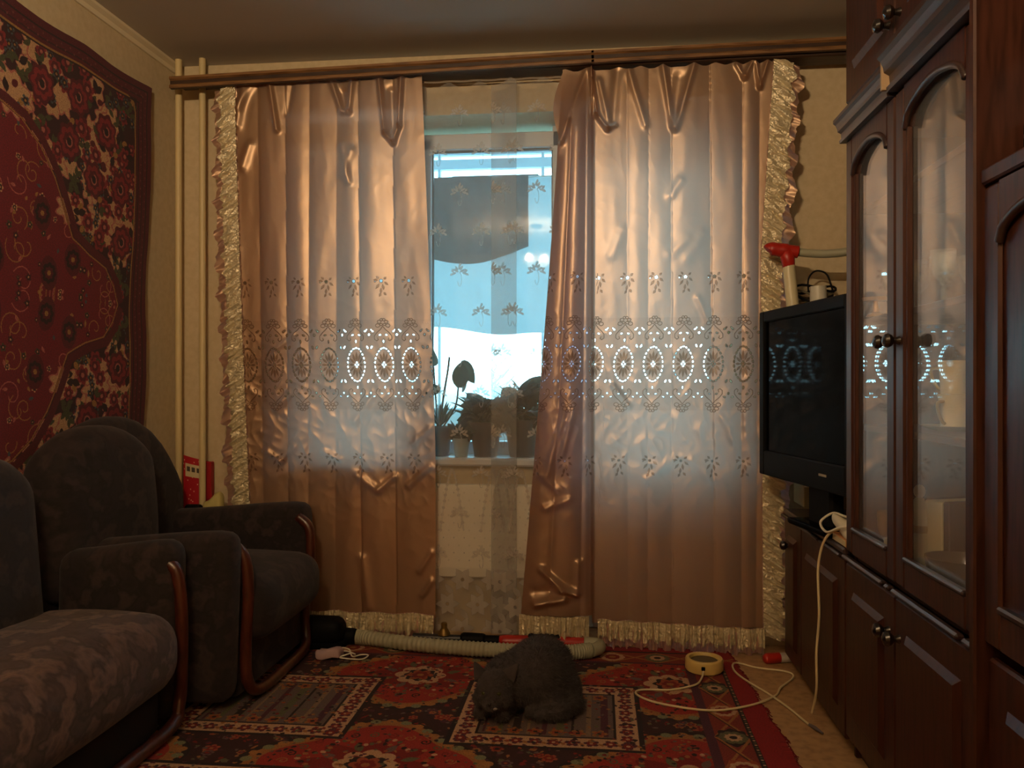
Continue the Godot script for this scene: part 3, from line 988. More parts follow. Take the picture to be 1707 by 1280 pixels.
func sheer() -> void:
	# sheer: 0.9 m of cloth by 2.4 m
	var W := 512
	var Hh := 1400
	var k := 1400.0 / 2400.0   # pixels per millimetre
	var px := Px.new(W, Hh, Color(1, 1, 1, 0.30))
	var thr := Color(1, 0.98, 0.95, 0.82)
	var sprig := func(x: float, y: float, s: float) -> void:
		for q in [[-2, 0, 34, -2.6], [2, 0, 34, -0.5], [-6, -8, 26, -2.1], [4, -10, 26, -1.0], [0, -12, 24, -1.57], [-14, 2, 24, 2.9], [14, 2, 26, 0.2], [-26, 0, 20, -2.2], [26, 0, 20, -0.8], [-30, 6, 16, 2.6], [30, 6, 18, 0.5], [2, -28, 18, -1.3]]:
			px.leaf(x + q[0] * s * k, y + q[1] * s * k, q[2] * s * k, 5.5 * s * k, q[3], thr)
		px.arc(x + 2 * k, y + 34 * k * s, 9 * k * s, 32 * k * s, -PI * 0.5, PI * 0.9, 1.6, Color(1, 1, 1, 0.6))
	for r in 12:
		for c in 5:
			var x: float = (60 + c * 186 + (93 if r % 2 else 0)) * k
			sprig.call(x, (130 + r * 172) * k, 0.9)
	# scalloped lace skirt along the lower part
	var net := Color(1, 0.98, 0.95, 0.5)
	for c in 6:
		var cx := (c * 175 + 40) * k
		var o := PackedVector2Array()
		for i in 25:
			var t := i / 24.0
			o.append(Vector2(cx + (t - 0.5) * 100 * k, (1660 + 260 * pow(abs(t - 0.5) * 2, 1.6)) * k))
		px.line(Array(o), 3.0, Color(1, 0.98, 0.95, 0.75))
		for i in 24:
			px.ell(o[i].x, o[i].y, 4, 4, 0, Color(1, 0.98, 0.95, 0.6))
	px.im.fill_rect(Rect2i(0, int(2080 * k), W, Hh), Color(1, 1, 1, 0.36))
	for r in 3:
		for c in 8:
			var x: float = (c * 130 + (65 if r % 2 else 0)) * k
			var y: float = (2130 + r * 105) * k
			for i in 6:
				var a := TAU * i / 6.0 + r
				px.leaf(x, y, 52 * k, 15 * k, a, Color(1, 0.98, 0.95, 0.82))
			px.ell(x, y, 8 * k, 8 * k, 0, Color(1, 1, 1, 0.3))
			px.leaf(x + 55 * k, y + 20 * k, 60 * k, 12 * k, 0.9, Color(1, 0.98, 0.95, 0.7))
	for c in 40:
		for r in 10:
			if (c + r) % 2 == 0:
				px.ell(c * 13, (1760 + r * 32) * k, 2.4, 2.4, 0, Color(1, 1, 1, 0.42))
	var m := mat(rgb(184, 180, 174), 0.9, {"albedo_texture": px.tex(), "transparency": BaseMaterial3D.TRANSPARENCY_ALPHA, "cull_mode": BaseMaterial3D.CULL_DISABLED, "backlight_enabled": true, "backlight": Color(0.7, 0.7, 0.7), "texture_repeat": true})
	var n := FastNoiseLite.new()
	n.frequency = 1.0
	# path of the cloth seen from above: one double pleat
	var path := [[-0.84, 0.0], [-0.455, 0.0], [-0.352, 0.012], [-0.345, 0.018], [-0.45, 0.022], [-0.455, 0.028], [-0.35, 0.034], [-0.10, 0.012]]
	var acc := [0.0]
	for i in range(1, path.size()):
		acc.append(acc[-1] + Vector2(path[i][0] - path[i - 1][0], path[i][1] - path[i - 1][1]).length())
	var total: float = acc[-1]
	var mb := MB.new().grid(150, 120, func(u, v):
		var d: float = u * total
		var i := 0
		while i < acc.size() - 2 and d > acc[i + 1]:
			i += 1
		var f: float = (d - acc[i]) / (acc[i + 1] - acc[i])
		var x: float = lerp(path[i][0], path[i + 1][0], f)
		var z: float = lerp(path[i][1], path[i + 1][1], f)
		x += 0.012 * (v - 0.3) * smoothstep(-0.3, 0.2, x)
		var sag := 0.03 * pow(abs(sin((x + 0.1) * PI / 0.135)), 1.0) * exp(-v * 25.0)
		return Vector3(x, lerp(2.385, 0.035, v) - sag, -3.442 + z * 0.8 + 0.005 * n.get_noise_2d(x * 16, v * 1.5)))
	for i in mb.uv.size():
		mb.uv[i] = Vector2(mb.uv[i].x * total / 0.878, mb.uv[i].y * 2350.0 / 2400.0)
	var t := thing("sheer_curtain", "white sheer lace curtain with embroidered leaf sprigs hanging between the satin curtains", "curtain")
	part("panel", mb, m, t)
	part("heading_tape", MB.new().grid(60, 1, func(u, v): return Vector3(lerp(-0.84, -0.1, u), 2.388 - 0.008 * v, -3.444 - 0.004 * sin(u * 40)), false), mat(rgb(140, 128, 112), 0.9, {"cull_mode": BaseMaterial3D.CULL_DISABLED}), t)

# ------------------------------------------------------------------ rugs
func speckle(im: Image, seed_: int, amt: float) -> void:
	var n := FastNoiseLite.new()
	n.seed = seed_
	n.frequency = 0.35
	var d := n.get_image(im.get_width(), im.get_height())
	var w := im.get_width()
	for y in im.get_height():
		for x in w:
			var c := im.get_pixel(x, y)
			var k := 1.0 + amt * (d.get_pixel(x, y).r - 0.5)
			im.set_pixel(x, y, Color(c.r * k, c.g * k, c.b * k, 1))

func wall_rug_texture() -> ImageTexture:
	# quarter of the rug, 2 mm a pixel: x from the right edge inwards, y from the top to the middle line
	var W := 700
	var H := 465
	var p := Px.new(W, H, rgb(116, 18, 36))
	var wine := rgb(88, 14, 30)
	var dark := rgb(40, 18, 22)
	var cream := rgb(196, 158, 116)
	var rose := rgb(136, 36, 44)
	var gold := rgb(160, 120, 62)
	var green := rgb(70, 74, 44)
	var blue := rgb(70, 84, 92)
	var pink := rgb(176, 104, 92)
	# vines and small flowers of the red field
	for i in 90:
		var x := rng.randf_range(120, W)
		var y := rng.randf_range(30, H)
		p.spiral(x, y, rng.randf_range(12, 30), rng.randf() * TAU, rng.randf_range(0.7, 1.3) * (1 if i % 2 else -1), 2.0, gold if i % 3 else pink)
	for i in 260:
		var x := rng.randf_range(100, W)
		var y := rng.randf_range(10, H)
		var c: Color = [gold, green, blue, cream, pink, wine][i % 6]
		if i % 2:
			p.flower(x, y, rng.randf_range(4, 8), [c, dark, cream], 5, rng.randf())
		else:
			p.leaf(x, y, rng.randf_range(8, 16), 3.0, rng.randf() * TAU, c)
	for q in [[330, 330], [430, 420], [300, 430], [560, 300], [240, 400]]:
		p.ell(q[0], q[1], 22, 30, 0.2, wine)
		p.flower(q[0], q[1], 18, [dark, wine, gold], 8)
	# corner piece: everything outside the arch of the field, cream with roses
	var edge := [Vector2(W, 128), Vector2(620, 140), Vector2(540, 158), Vector2(470, 168), Vector2(421, 175), Vector2(382, 185), Vector2(340, 216), Vector2(302, 262), Vector2(270, 317), Vector2(246, 362), Vector2(194, 384), Vector2(142, 399), Vector2(112, 430), Vector2(96, H)]
	var sp := PackedVector2Array([Vector2(0, H), Vector2(0, 0), Vector2(W, 0)])
	for e in edge:
		sp.append(e)
	p.poly(sp, rgb(56, 20, 26))
	var put := 0
	while put < 46:
		var q := Vector2(rng.randf_range(62, W), rng.randf_range(48, H))
		if Geometry2D.is_point_in_polygon(q + Vector2(10, 12), sp):
			var r := rng.randf_range(16, 40)
			var an := rng.randf() * PI
			p.ell(q.x, q.y, r * 1.12, r * 0.72, an, pink, 0.16, 7)
			p.ell(q.x, q.y, r, r * 0.62, an, cream, 0.2, 7)
			put += 1
	put = 0
	while put < 330:
		var q := Vector2(rng.randf_range(60, W), rng.randf_range(46, H))
		if not Geometry2D.is_point_in_polygon(q + Vector2(6, 8), sp):
			continue
		var k := put % 5
		put += 1
		if k == 0:
			p.flower(q.x, q.y, rng.randf_range(12, 19), [rose, wine, pink], 6, rng.randf())
		elif k == 1:
			p.flower(q.x, q.y, rng.randf_range(7, 11), [blue, dark, gold], 5, rng.randf())
		elif k == 2:
			for j in 3:
				p.leaf(q.x, q.y, 20, 5, rng.randf() * TAU, green)
		elif k == 3:
			p.leaf(q.x, q.y, 24, 7, rng.randf() * TAU, dark)
		else:
			p.ell(q.x, q.y, 8, 6, rng.randf(), gold if put % 2 else wine)
	for q in [[150, 138], [232, 104], [104, 236], [330, 110], [96, 340], [190, 240], [262, 190]]:
		p.ell(q[0], q[1], 30, 33, 0, wine, 0.1, 7)
		p.flower(q[0], q[1], 26, [rose, wine, dark], 7)
		p.arc(q[0], q[1], 8, 9, 0, 4.6, 3, pink)
	var inner := []
	for e in edge:
		inner.append(e + Vector2(-9, -9))
	p.line(inner, 16.0, wine)
	p.line(edge, 5.0, wine)
	p.line(edge, 3.0, gold)
	# border: wine bands with thin lines
	p.im.fill_rect(Rect2i(0, 0, W, 40), wine)
	p.im.fill_rect(Rect2i(0, 0, 52, H), wine)
	p.line([Vector2(56, H), Vector2(56, 70), Vector2(64, 50), Vector2(84, 42), Vector2(W, 42)], 4.0, gold)
	for q in [[14, dark], [30, rgb(58, 20, 28)], [44, dark]]:
		p.im.fill_rect(Rect2i(q[0], q[0], 3, H), q[1])
		p.im.fill_rect(Rect2i(q[0], q[0], W, 3), q[1])
	for i in 60:
		p.ell(22 + (i % 2) * 15, 20 + i * 8, 2, 2, 0, rgb(118, 60, 60))
		p.ell(20 + i * 12, 22 + (i % 2) * 8, 2, 2, 0, rgb(118, 60, 60))
	speckle(p.im, 4, 0.55)
	var full := Image.create_empty(W, H * 2, false, Image.FORMAT_RGBA8)
	full.blit_rect(p.im, Rect2i(0, 0, W, H), Vector2i(0, 0))
	p.im.flip_y()
	full.blit_rect(p.im, Rect2i(0, 0, W, H), Vector2i(0, H))
	full.generate_mipmaps()
	return ImageTexture.create_from_image(full)

func floor_rug_texture() -> ImageTexture:
	# 2.4 m x 2.4 m at 2 mm a pixel: x from -1.855 to 0.545, z from -3.40 to -1.0
	var N := 1200
	var p := Px.new(N, N, rgb(52, 22, 24))
	var red := rgb(138, 36, 28)
	var deep := rgb(112, 22, 22)
	var ochre := rgb(140, 92, 48)
	var cream := rgb(172, 136, 104)
	var dark := rgb(34, 20, 22)
	var purple := rgb(72, 32, 46)
	var green := rgb(84, 84, 58)
	var grey := rgb(92, 76, 70)
	var orange := rgb(140, 64, 36)
	var P := func(x: float, z: float) -> Vector2: return Vector2((x + 1.855) * 500.0, (z + 3.40) * 500.0)
	# small florets all over the ground
	for i in 1500:
		var c: Color = [deep, orange, purple, grey, green, ochre][i % 6]
		p.ell(rng.randf() * N, rng.randf() * N, rng.randf_range(3, 9), rng.randf_range(2, 6), rng.randf() * PI, c, 0.2, 5)
	for i in 700:
		var q := Vector2(rng.randf() * N, rng.randf() * N)
		p.flower(q.x, q.y, rng.randf_range(7, 13), [[orange, deep, ochre], [purple, ochre, dark], [ochre, deep, grey], [grey, purple, orange]][i % 4], 6, rng.randf())
	# the field: framed squares and lobed medallions in a lattice
	for ix in range(-2, 2):
		for iz in range(0, 4):
			var q: Vector2 = P.call(0.255 + ix * 0.915, -2.98 + iz * 0.72)
			for L in [[1.12, dark], [1.05, ochre], [0.93, red]]:
				p.ell(q.x, q.y, 152 * L[0], 128 * L[0], 0, L[1], 0.12, 4, 120)
				if L[1] == ochre:
					for i in 44:
						var a := TAU * i / 44.0
						var kk := 1.0 + 0.12 * cos(4 * a)
						p.ell(q.x + cos(a) * 158 * kk, q.y + sin(a) * 133 * kk, 9, 8, 0, rgb(150, 100, 50) if i % 2 else rgb(110, 110, 80))
			p.ell(q.x, q.y, 86, 66, 0, deep, 0.2, 8)
			for i in 60:
				var a := TAU * i / 60.0
				p.ell(q.x + cos(a) * (95 + 12 * sin(a * 8)), q.y + sin(a) * (74 + 10 * sin(a * 8)), 5, 4, a, [green, ochre, dark, cream][i % 4])
			for i in 26:
				var a := TAU * i / 26.0
				p.spiral(q.x + cos(a) * 122, q.y + sin(a) * 98, 9, a, 1.2, 2.5, [deep, ochre, dark, green][i % 4])
			p.flower(q.x, q.y, 46, [cream, dark, orange], 8)
			p.flower(q.x, q.y, 24, [orange, deep, ochre], 6)
			for i in 8:
				var a := TAU * i / 8.0 + 0.39
				p.leaf(q.x + cos(a) * 50, q.y + sin(a) * 42, 30, 7, a, green if i % 2 else grey)
	for ix in range(-2, 2):
		for iz in range(0, 4):
			var c: Vector2 = P.call(-0.165 + ix * 0.915, -2.68 + iz * 0.72)
			var hw := 143.0
			var hh := 125.0
			p.im.fill_rect(Rect2i(int(c.x - hw - 8), int(c.y - hh - 8), int(hw * 2 + 16), int(hh * 2 + 16)), dark)
			p.im.fill_rect(Rect2i(int(c.x - hw), int(c.y - hh), int(hw * 2), int(hh * 2)), cream)
			var j := 0
			for s in [-1.0, 1.0]:
				for i in 10:
					var f := -1.0 + 2.0 * (i + 0.5) / 10.0
					p.flower(c.x + f * hw, c.y + s * (hh - 17), 12, [purple, deep, cream], 5, i)
					p.flower(c.x + s * (hw - 17), c.y + f * hh, 12, [purple, deep, cream], 5, i + 1)
					p.leaf(c.x + f * hw + 10, c.y + s * (hh - 17), 12, 3, 0.8 * s, ochre)
					j += 1
			p.im.fill_rect(Rect2i(int(c.x - hw + 34), int(c.y - hh + 34), int(hw * 2 - 68), int(hh * 2 - 68)), dark)
			p.im.fill_rect(Rect2i(int(c.x - hw + 38), int(c.y - hh + 38), int(hw * 2 - 76), int(hh * 2 - 76)), grey)
			for i in 9:
				p.im.fill_rect(Rect2i(int(c.x - hw + 44 + i * 23), int(c.y - hh + 42), 4 + (i % 3) * 4, int(hh * 2 - 84)), [purple, green, dark, cream.darkened(0.3)][i % 4])
			for s in [-1.0, 1.0]:
				for i in 6:
					p.flower(c.x - 82 + i * 33, c.y + s * (hh - 52), 13, [ochre, orange, dark], 5, i)
	for i in 5200:
		var c: Color = [deep, orange, purple, grey, green, ochre, dark, dark][i % 8]
		p.ell(rng.randf() * N, rng.randf() * N, rng.randf_range(2, 5), rng.randf_range(1.5, 4), rng.randf() * PI, c, 0.2, 5)
	# dark band, border with crossed bars and rosettes, guard stripe, plain red edge
	for side in 2:
		var X := func(x: float) -> int: return int((x + 1.855) * 500.0)
		if side == 0:
			p.im.fill_rect(Rect2i(X.call(0.325), 0, 16, N), purple)
			p.im.fill_rect(Rect2i(X.call(0.357), 0, 52, N), rgb(116, 40, 32))
			for i in 12:
				var z := -3.27 + i * 0.205
				var q: Vector2 = P.call(0.409, z)
				p.line([q + Vector2(-26, -50), q + Vector2(26, 50)], 5, ochre)
				p.line([q + Vector2(26, -50), q + Vector2(-26, 50)], 5, ochre)
				p.line([q + Vector2(-26, -44), q + Vector2(26, 56)], 2, dark)
				q += Vector2(0, 51)
				p.ell(q.x, q.y, 25, 31, 0, dark if i % 2 else orange, 0.1, 8)
				p.flower(q.x, q.y, 22, [green, cream, dark] if i % 2 else [cream, deep, ochre], 10)
			p.im.fill_rect(Rect2i(X.call(0.458), 0, 10, N), dark)
			for i in 150:
				p.ell(X.call(0.468), i * 8, 2.6, 2.6, 0, green if i % 2 else cream)
			p.im.fill_rect(Rect2i(X.call(0.474), 0, N, N), rgb(126, 16, 22))
	# far edge
	p.im.fill_rect(Rect2i(0, 0, N, 34), rgb(126, 16, 22))
	p.im.fill_rect(Rect2i(0, 34, int((0.474 + 1.855) * 500), 7), dark)
	p.im.fill_rect(Rect2i(0, 41, int((0.36 + 1.855) * 500), 58), rgb(116, 40, 32))
	for i in 14:
		var q := Vector2(30 + i * 88, 70)
		p.line([q + Vector2(-44, -28), q + Vector2(44, 28)], 5, ochre)
		p.line([q + Vector2(44, -28), q + Vector2(-44, 28)], 5, ochre)
		p.flower(q.x + 44, q.y, 24, [green, cream, dark] if i % 2 else [cream, deep, ochre], 10)
	p.im.fill_rect(Rect2i(0, 99, int((0.33 + 1.855) * 500), 8), purple)
	speckle(p.im, 14, 0.5)
	return p.tex()

func rugs() -> void:
	# rug on the left wall: hangs from nails, so its edge waves
	var t := wall_rug_texture()
	var m := mat(rgb(222, 214, 214), 0.95, {"albedo_texture": t, "texture_repeat": false, "rim_enabled": true, "rim": 0.2, "cull_mode": BaseMaterial3D.CULL_DISABLED})
	var n := FastNoiseLite.new()
	n.frequency = 1.0
	var edge := func(v: float) -> float: return -3.25 + 0.075 * v + 0.016 * sin(v * 13.0 + 0.8) * (1.0 - v * 0.6) - 0.018 * exp(-v * 18.0)
	var mb := MB.new()
	var bind := MB.new()
	for half in 2:
		var f := func(u, v):
			var s: float = u * 1.4
			var z: float = edge.call(v) + s if half == 0 else edge.call(v) + 2.8 - s
			var y: float = 2.335 - 1.86 * v - 0.012 * pow(abs(sin(s * 7.0)), 1.5) * (1.0 - v)
			return Vector3(-1.872 + 0.006 * n.get_noise_2d(s * 2.5, v * 4.0) + 0.008 * sin(v * 13.0) * exp(-s * 5.0), y, z)
		mb.grid(50, 60, f, false, half == 0)
		# turned edge, so that the rug has thickness
		if half == 0:
			bind.grid(2, 60, func(u, v):
				var q: Vector3 = f.call(0.0, v)
				return q + Vector3(-0.011 * u, 0, 0.001 * u), false, false)
			bind.grid(40, 1, func(u, v):
				var q: Vector3 = f.call(u, 0.0)
				return q + Vector3(-0.011 * v, 0, 0), false, false)
	var r := thing("wall_rug", "dark red patterned pile rug with cream floral corners hung on the wall", "rug")
	part("pile", mb, m, r)
	part("edge_binding", bind, mat(rgb(70, 14, 28), 0.95), r)
	# rug on the floor
	var ft := floor_rug_texture()
	var fm := mat(Color(1, 1, 1), 0.95, {"albedo_texture": ft, "texture_repeat": false})
	var fr := MB.new()
	var ex := func(z: float) -> float: return 0.520 + (z + 3.37) * 0.045 + 0.004 * sin(z * 40.0) + (0.012 * exp(-pow((z + 2.56) / 0.03, 2.0)))
	fr.grid(60, 60, func(u, v):
		var z: float = lerp(-3.385, -1.0, v)
		var x: float = lerp(-1.80, ex.call(z), u)
		return Vector3(x, 0.009 + 0.002 * n.get_noise_2d(x * 3, z * 3), z))
	var fb := MB.new()
	fb.grid(60, 1, func(u, v):
		var z: float = lerp(-3.385, -1.0, u)
		return Vector3(ex.call(z), 0.009 - 0.009 * v, z), false, true)
	fb.grid(30, 1, func(u, v):
		return Vector3(lerp(-1.80, 0.52, u), 0.0 + 0.009 * v, -3.385))
	for i in fr.v.size():
		fr.uv[i] = Vector2((fr.v[i].x + 1.855) / 2.4, (fr.v[i].z + 3.40) / 2.4)
	var fl := thing("floor_rug", "red oriental carpet with lobed medallions lying on the floor under the cat", "carpet")
	part("pile", fr, fm, fl)
	# frayed threads along the edge
	for i in 170:
		var z: float = lerp(-3.38, -2.1, i / 170.0) + rng.randf_range(-0.004, 0.004)
		var x: float = ex.call(z)
		var l := rng.randf_range(0.004, 0.016)
		fb.tube([Vector3(x - 0.004, 0.007, z), Vector3(x + l * 0.5, 0.007, z + rng.randf_range(-0.004, 0.004)), Vector3(x + l, 0.002, z + rng.randf_range(-0.008, 0.008))], 0.0016, 4)
	part("edge_binding", fb, mat(rgb(112, 18, 24), 0.95), fl)

# ------------------------------------------------------------------ armchair and sofa
func seating() -> void:
	var vel: Material = M.velour
	var a := thing("armchair", "dark brown velour armchair with curved wooden trims in the corner by the curtain", "armchair", Vector3(-1.5, 0, -2.92))
	var off := Vector3(1.5, 0, 2.92)
	var soft := func(w: Vector3, h: Vector3) -> Vector3:
		var k := (1.0 - pow(w.x / h.x, 2.0)) * (1.0 - pow(w.z / h.z, 2.0))
		return w + Vector3(0, 0.03 * max(0.0, k) * sign(w.y), 0)
	# shell of the back: arched
	part("back_shell", MB.new().puff(Vector3(-1.80, 0.52, -2.865) + off, Vector3(0.13, 0.90, 0.95), 0.062, 20, func(w: Vector3, h: Vector3):
		var e := pow(abs(w.z) / h.z, 2.4)
		var up: float = clamp((w.y + h.y) / (2 * h.y), 0, 1)
		return w + Vector3(-0.02 * up, -0.36 * e * up, 0)), vel, a)
	var bcm := MB.new()
	bcm.xf = Transform3D(Basis(Vector3.UP, -0.10), Vector3(-1.74, 0.66, -2.685) + off)
	part("back_cushion", bcm.puff(Vector3.ZERO, Vector3(0.15, 0.57, 0.55), 0.07, 20, func(w: Vector3, h: Vector3):
		var e := pow(abs(w.z) / h.z, 2.6)
		var up: float = clamp((w.y + h.y) / (2 * h.y), 0, 1)
		var bulge := (1.0 - pow(w.y / h.y, 2.0)) * (1.0 - pow(w.z / h.z, 2.0))
		return w + Vector3(-0.03 * up + 0.05 * bulge, -0.14 * e * up, 0)), vel, a)
	part("seat_cushion", MB.new().puff(Vector3(-1.455, 0.315, -2.92) + off, Vector3(0.71, 0.21, 0.565), 0.085, 18, soft), vel, a)
	part("seat_base", MB.new().puff(Vector3(-1.50, 0.13, -2.92) + off, Vector3(0.60, 0.20, 0.60), 0.03, 8), vel, a)
	for q in [[-3.262, 0.125], [-2.588, 0.115]]:
		part("armrest", MB.new().puff(Vector3(-1.52, 0.31, q[0]) + off, Vector3(0.64, 0.55, q[1]), 0.055, 14, func(w: Vector3, h: Vector3):
			var up: float = clamp((w.y + h.y) / (2 * h.y), 0, 1)
			return w + Vector3(0.02 * up, 0.02 * sin((w.x / h.x) * 1.5) * up, 0)), vel, a)
	# wooden trims: down the arm, along the base, up the other arm
	part("wooden_trim", MB.new().tube(smooth([Vector3(-1.225, 0.55, -2.63), Vector3(-1.185, 0.50, -2.635), Vector3(-1.175, 0.38, -2.64), Vector3(-1.185, 0.2, -2.64), Vector3(-1.18, 0.09, -2.645), Vector3(-1.165, 0.04, -2.70), Vector3(-1.16, 0.035, -2.92), Vector3(-1.165, 0.04, -3.14), Vector3(-1.18, 0.09, -3.195), Vector3(-1.185, 0.2, -3.20), Vector3(-1.165, 0.38, -3.205), Vector3(-1.17, 0.50, -3.21), Vector3(-1.22, 0.55, -3.215)], 6).map(func(q): return q + off), 0.02, 10), M.trim_wood, a)
	# sofa: only its far end is in view
	var s := thing("sofa", "dark brown velour sofa with a faded seat, its armrest touching the armchair", "sofa", Vector3(-1.5, 0, -1.5))
	var o2 := Vector3(1.5, 0, 1.5)
	part("back_rest", MB.new().puff(Vector3(-1.72, 0.50, -1.385) + o2, Vector3(0.23, 0.84, 1.87), 0.10, 20, func(w: Vector3, h: Vector3):
		var up: float = clamp((w.y + h.y) / (2 * h.y), 0, 1)
		return w + Vector3(-0.065 * up, -0.12 * pow(abs(w.z) / h.z, 8.0) * up, 0)), vel, s)
	part("seat_cushion", MB.new().puff(Vector3(-1.49, 0.285, -1.45) + o2, Vector3(0.48, 0.22, 1.86), 0.09, 22, func(w: Vector3, h: Vector3):
		return w + Vector3(0, 0.03 * max(0.0, 1.0 - pow(w.x / h.x, 2.0)) * sign(w.y) * (1.0 + 0.3 * sin(w.z * 9.0)), 0)), M.velour_faded, s)
	part("seat_base", MB.new().puff(Vector3(-1.56, 0.10, -1.45) + o2, Vector3(0.46, 0.16, 1.84), 0.03, 8), M.velour_shaded, s)
	part("armrest", MB.new().puff(Vector3(-1.522, 0.305, -2.462) + o2, Vector3(0.405, 0.55, 0.12), 0.057, 14, func(w: Vector3, h: Vector3):
		var up: float = clamp((w.y + h.y) / (2 * h.y), 0, 1)
		return w + Vector3(0.01 * up, 0.02 * sin((w.x / h.x) * 1.5) * up, 0)), vel, s)
	part("armrest", MB.new().puff(Vector3(-1.60, 0.305, -0.45) + o2, Vector3(0.56, 0.55, 0.12), 0.057, 8), vel, s)
	part("wooden_trim", MB.new().tube(smooth([Vector3(-1.36, 0.535, -2.43), Vector3(-1.315, 0.50, -2.43), Vector3(-1.30, 0.38, -2.43), Vector3(-1.30, 0.2, -2.43), Vector3(-1.305, 0.09, -2.425), Vector3(-1.30, 0.04, -2.36), Vector3(-1.30, 0.035, -2.0), Vector3(-1.30, 0.035, -0.5)], 6).map(func(q): return q + o2), 0.02, 10), M.trim_wood, s)

# ------------------------------------------------------------------ wall unit
const XF := 0.72
func knob_mesh() -> MB:
	var mb := MB.new()
	mb.xf = Transform3D(Basis(Vector3(0, 0, 1), PI / 2), Vector3.ZERO)
	mb.lathe([Vector2(0.0, 0.0), Vector2(0.011, 0.0), Vector2(0.008, 0.008), Vector2(0.008, 0.014), Vector2(0.014, 0.019), Vector2(0.018, 0.027), Vector2(0.015, 0.036), Vector2(0.006, 0.040), Vector2(0.0, 0.0405)], 18, Vector3.ZERO)
	return mb

func arch_pts(z0: float, z1: float, ylow: float, ypeak: float, shoulder: float, n := 20) -> Array:
	var q := []
	for i in n + 1:
		var t := float(i) / n
		q.append(Vector2(lerp(z0, z1, t), ylow + (ypeak - ylow) * sqrt(max(0.0, 1.0 - pow(2 * t - 1, 2.0))) * 0.9 + (ypeak - ylow) * 0.1 * (1.0 - abs(2 * t - 1)) ))
	return q

# a door leaf of stiles and rails with an arched opening; outline in (z, y)
func arched_frame(z0: float, z1: float, y0: float, y1: float, st: float, yl: float, yp: float, x0: float, th: float) -> MB:
	var mb := MB.new()
	mb.box(Vector3(x0 + th / 2, (y0 + y1) / 2, z0 + st / 2), Vector3(th, y1 - y0, st), 0.007)
	mb.box(Vector3(x0 + th / 2, (y0 + y1) / 2, z1 - st / 2), Vector3(th, y1 - y0, st), 0.007)
	mb.box(Vector3(x0 + th / 2, y0 + 0.035, (z0 + z1) / 2), Vector3(th, 0.07, z1 - z0 - 2 * st), 0.004)
	var o := PackedVector2Array()
	var ar := arch_pts(z0 + st, z1 - st, yl, yp, 0.01)
	for q in ar:
		o.append(q)
	o.append(Vector2(z1 - st, y1))
	o.append(Vector2(z0 + st, y1))
	# plane (x, y) of the prism = (z, y); depth along x
	mb.prism(o, Transform3D(Basis(Vector3(0, 0, 1), Vector3(0, 1, 0), Vector3(1, 0, 0)), Vector3(x0, 0, 0)), th)
	return mb

func moulding(z0: float, z1: float, yb: float, h: float, out: float) -> MB:
	var pr := PackedVector2Array([Vector2(0.01, 0), Vector2(-0.45 * out, 0), Vector2(-0.5 * out, 0.12 * h), Vector2(-0.3 * out, 0.2 * h), Vector2(-0.34 * out, 0.42 * h), Vector2(-0.62 * out, 0.5 * h), Vector2(-0.66 * out, 0.62 * h), Vector2(-0.8 * out, 0.78 * h), Vector2(-out, 0.86 * h), Vector2(-out, h), Vector2(0.01, h)])
	return MB.new().prism(pr, Transform3D(Basis(), Vector3(XF, yb, z0)), z1 - z0)

func flat_door(o: Node3D, nm: String, y0: float, y1: float, z0: float, z1: float, knob_z: float, knob_y: float, off: Vector3, panel_in := 0.075) -> void:
	var d := part(nm, MB.new().box(Vector3(XF + 0.009, (y0 + y1) / 2, (z0 + z1) / 2) + off, Vector3(0.018, y1 - y0 - 0.004, z1 - z0 - 0.004), 0.005), M.wood, o)
	var p := MB.new()
	p.xf = Transform3D(Basis(), off)
	p.raised(XF, 0.011, y0 + panel_in, y1 - panel_in, z0 + panel_in, z1 - panel_in, 0.016)
	part("raised_panel", p, M.wood, d)
	if knob_z != 0.0:
		part("knob", knob_mesh(), M.knob, d, Vector3(XF, knob_y, knob_z) + off)

func glass_door(o: Node3D, z0: float, z1: float, kz: float, yl: float, yp: float, off: Vector3) -> void:
	var f := MB.new()
	var d := part("glass_door", arched_frame(z0 + 0.002, z1 - 0.002, 0.60, 1.80, 0.058, yl, yp, XF, 0.024), M.wood, o, off)
	# dark bead round the opening
	var b := []
	for q in arch_pts(z0 + 0.06, z1 - 0.06, yl, yp, 0.01):
		b.append(Vector3(XF + 0.002, q.y - 0.002, q.x))
	part("arch_bead", MB.new().tube(b, 0.0085, 8), M.wood_h, d)
	part("lower_bead", MB.new().box(Vector3(XF + 0.004, 0.674, (z0 + z1) / 2), Vector3(0.02, 0.012, z1 - z0 - 0.12), 0.004), M.wood_h, d)
	for z in [z0 + 0.064, z1 - 0.064]:
		part("side_bead", MB.new().box(Vector3(XF + 0.012, (0.67 + yl) / 2, z), Vector3(0.014, yl - 0.67, 0.012), 0.003), M.wood, d)
	part("pane", MB.new().box(Vector3(XF + 0.019, 1.215, (z0 + z1) / 2), Vector3(0.004, 1.10, z1 - z0 - 0.1)), M.pane, d)
	part("knob", knob_mesh(), M.knob, d, Vector3(XF, 1.195, kz))

